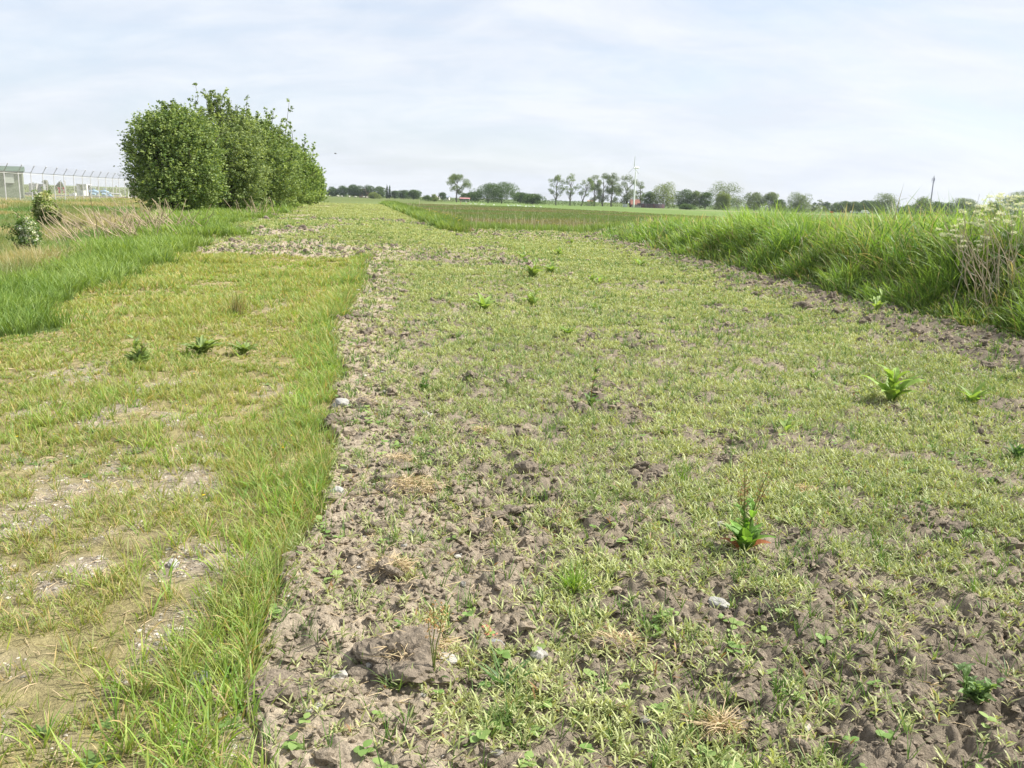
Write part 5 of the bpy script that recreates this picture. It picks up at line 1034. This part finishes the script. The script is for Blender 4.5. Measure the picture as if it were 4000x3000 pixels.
for i, (px, py, h, lab) in enumerate([(3080, 1020, .95, 'leafy green hop like weed rising above the middle of the bank'), (3600, 1060, 1.1, 'dark green reed clump rising above the bank left of the umbels'), (2440, 950, .9, 'pale bladed reed clump at the far end of the bank'), (1525, 800, 1.2, 'leafy olive herb clump on the ridge left of the dead stalks'), (1610, 806, 1.3, 'leafy green herb clump on the ridge above the yellow flowers'), (1020, 838, .9, 'soft green nettle clump at the foot of the bush row next to the track')]):
    x, y = gp(px, py); a = Acc(); rg = np.random.default_rng(px); n = 220; P = np.zeros((n, 3)); P[:, 0] = rg.normal(0, .22+.3*(i == 1)+.6*(i > 2), n); P[:, 1] = rg.normal(0, .3, n); P[:, 2] = rg.uniform(0, h*.7, n); t0 = rg.uniform(.1, .9, n); c = mixc(((.07, .16, .03), (.05, .14, .025), (.16, .24, .08), (.14, .2, .06), (.12, .22, .05), (.14, .24, .06))[i], ((.22, .36, .08), (.17, .33, .06), (.33, .38, .18), (.3, .36, .13), (.28, .4, .1), (.28, .4, .12))[i], rg.uniform(size=n))
    blades(a, P, rg.uniform(0, 6.3, n), rg.uniform(.2, .42, n), .018+.03*(i > 2), t0, t0+rg.uniform(.3, 1.1, n), c*.8, c, (.8, 1, .8, .4), rg.normal(0, .5, n)); o = a.build('reed_clump', M_grass); o.location = (x, y, gz(x, y)); tag(o, lab, 'reeds')
# wooden stakes at the meadow edge
for (px, py, top, lab) in ((2101, 897, 864, 'pale wooden stake at the far soil edge left of the bank'), (1777, 825, 806, 'whitish stake standing alone in the meadow'), (1638, 812, 782, 'whitish stake on the herb ridge above the yellow flowers'), (1957, 892, 862, 'short weathered stake in the weeds at the meadow edge'), (1842, 882, 855, 'slim stake at the left end of the meadow edge')):
    x, y = gp(px, py); z = gz(x, y); hh = atd(px, top, y)[2]-z; t = Acc(); tube(t, [(0, 0, -.1), (.01, 0, hh*.5), (.03, 0, hh)], [.04, .04, .035], 6, (.50, .46, .34)); tube(t, [(.03, 0, hh), (.03, 0, hh+.02)], [.035, .012], 6, (.55, .5, .4)); o = t.build('stake', M_wall); o.location = (x, y, z); tag(o, lab, 'stake', 'wooden stakes near the meadow')
# turf lumps with straw
def lump(px, py, s, seed, label, straw=160, flat=.6, sc=(.56, .44, .27)):
    s = s*.62
    g = G3(px, py); rg = np.random.default_rng(seed); t = empty('turf_clod', g); tag(t, label, 'turf clod'); a = Acc(); ps = [np.array([0, 0, s*.12])]; ss_ = [s]
    for k in range(9): an = rg.uniform(0, 6.3); ps.append(np.array([cos(an)*s*.9, sin(an)*s*.6, s*.0])); ss_.append(s*rg.uniform(.35, .6))
    lumps(a, np.array(ps), np.array(ss_), (.25, .207, .157), .6, (IV4, IF4), seed, flat); a.build('clay', M_clod, t)
    b = Acc(); n = straw; d = rg.normal(size=(n, 3)); d[:, 2] = np.abs(d[:, 2]); d /= np.linalg.norm(d, axis=1)[:, None]; P = d*np.array([s*1.9, s*1.5, s*1.0])*rg.uniform(.6, 1, (n, 1))+np.array([s*.4, s*.5, s*.35])
    blades(b, P, rg.uniform(0, 6.3, n), rg.uniform(.04, .11, n), .0032, rg.uniform(.7, 1.7, n), rg.uniform(1.2, 2.3, n), np.array(sc)*.8, np.array(sc)*1.15, (1, 1, .7), rg.uniform(0, 3, n)); b.build('straw', M_dry, t)
for i, args in enumerate([(1590, 1960, .13, 'biggest overturned turf clod with straw on top, beside the track edge', 420), (1540, 1830, .09, 'overturned clod just behind the biggest turf clod', 120), (1880, 2080, .09, 'bare lumpy clod right of the biggest turf clod', 40), (2170, 2030, .06, 'small shaded clod at the edge of the seedlings', 30), (1520, 2270, .07, 'straw fringed turf clod below the biggest one', 260),
    (1580, 2620, .12, 'long turf clod with dead grass roots near the bottom', 420), (2400, 2540, .06, 'straw coloured tuft of dead grass among the seedlings at bottom centre', 330), (3135, 1925, .06, 'small upright clod topped by cropped straw right of the middle', 200), (2800, 2890, .045, 'little bundle of cut straw at the bottom right of centre', 200),
    (1080, 2740, .07, 'smooth pale clay lump beside the grass edge at lower left', 6), (3450, 2480, .08, 'grey clay lump near the diagonal bare strip', 10), (3120, 2960, .08, 'rough clay lump at the bottom edge right of centre', 10), (1420, 1610, .08, 'pale clod lying next to the grass edge in mid strip', 60), (1880, 1700, .05, 'reddish straw tufted clod among the seedlings', 160), (1560, 1090, .12, 'far straw covered clod heap near the track corner', 160), (3620, 2720, .09, 'broad grey clod left of the goosefoot weed', 14)]):
    lump(*args[:3], 900+i, args[3], args[4])
# brick fragment and larger single stones
g = G3(1895, 2485); a = Acc(); lumps(a, np.array([[0, 0, .006]]), np.array([.032]), (.40, .17, .11), .25, (IV2, IF2), 5, .4); o = a.build('brick_fragment', M_stone); o.location = g; tag(o, 'flat reddish brick fragment lying in the soil at bottom centre', 'brick fragment')
for i, (px, py, s, lab) in enumerate([(1725, 2600, .030, 'brightest white stone, right of the long turf clod'), (1310, 2665, .022, 'white stone on bare soil at lower left of the tilled strip'), (1935, 2540, .022, 'grey stone right of the brick fragment'), (1612, 2095, .017, 'small rounded white stone below the biggest turf clod'), (1315, 1940, .035, 'pale stone at the grass edge left of the biggest turf clod'), (1335, 1600, .055, 'pale flat stone on the edge of the track grass'), (1385, 1841, .02, 'right one of a few white pebbles by the grass edge'), (1345, 1838, .02, 'left one of a few white pebbles by the grass edge'), (1463, 1600, .026, 'white stone in the bare strip behind the clods'), (2810, 2335, .03, 'flat pale stone among the seedlings below the red leaved dock'), (680, 2205, .02, 'whitish stone in the thin grass of the track'), (790, 2675, .035, 'grey half sunk stone in the track grass near the bottom'), (2340, 1270, .03, 'white stone in the seedlings behind the pale dock')]):
    g = G3(px, py); a = Acc(); lumps(a, np.array([[0, 0, s*.25]]), np.array([s]), (.36, .35, .32) if 'grey' not in lab else (.25, .25, .24), .3, (IV2, IF2), 40+i, .65); o = a.build('stone', M_stone); o.location = g; tag(o, lab, 'stone', 'single stones on the soil')
# ------------------------------------------------------------------ air
V = [(-2100, -2100, -2.2), (2100, -2100, -2.2), (2100, 2100, -2.2), (-2100, 2100, -2.2)]; V += [(x, y, 60.0) for x, y, z in V]
hm = bpy.data.materials.new('haze'); hm.use_nodes = True; tt = hm.node_tree
for n_ in list(tt.nodes): tt.nodes.remove(n_)
ho = tt.nodes.new('ShaderNodeOutputMaterial'); pv = tt.nodes.new('ShaderNodeVolumePrincipled'); pv.inputs['Color'].default_value = (.80, .87, .96, 1); pv.inputs['Density'].default_value = HAZE; pv.inputs['Anisotropy'].default_value = .2; tt.links.new(pv.outputs[0], ho.inputs['Volume'])
if HAZE > 0:
    hz_ = mesh_obj('haze', V, [(0, 3, 2, 1), (4, 5, 6, 7), (0, 1, 5, 4), (1, 2, 6, 5), (2, 3, 7, 6), (3, 0, 4, 7)], None, None, hm); tag(hz_, kind='stuff')
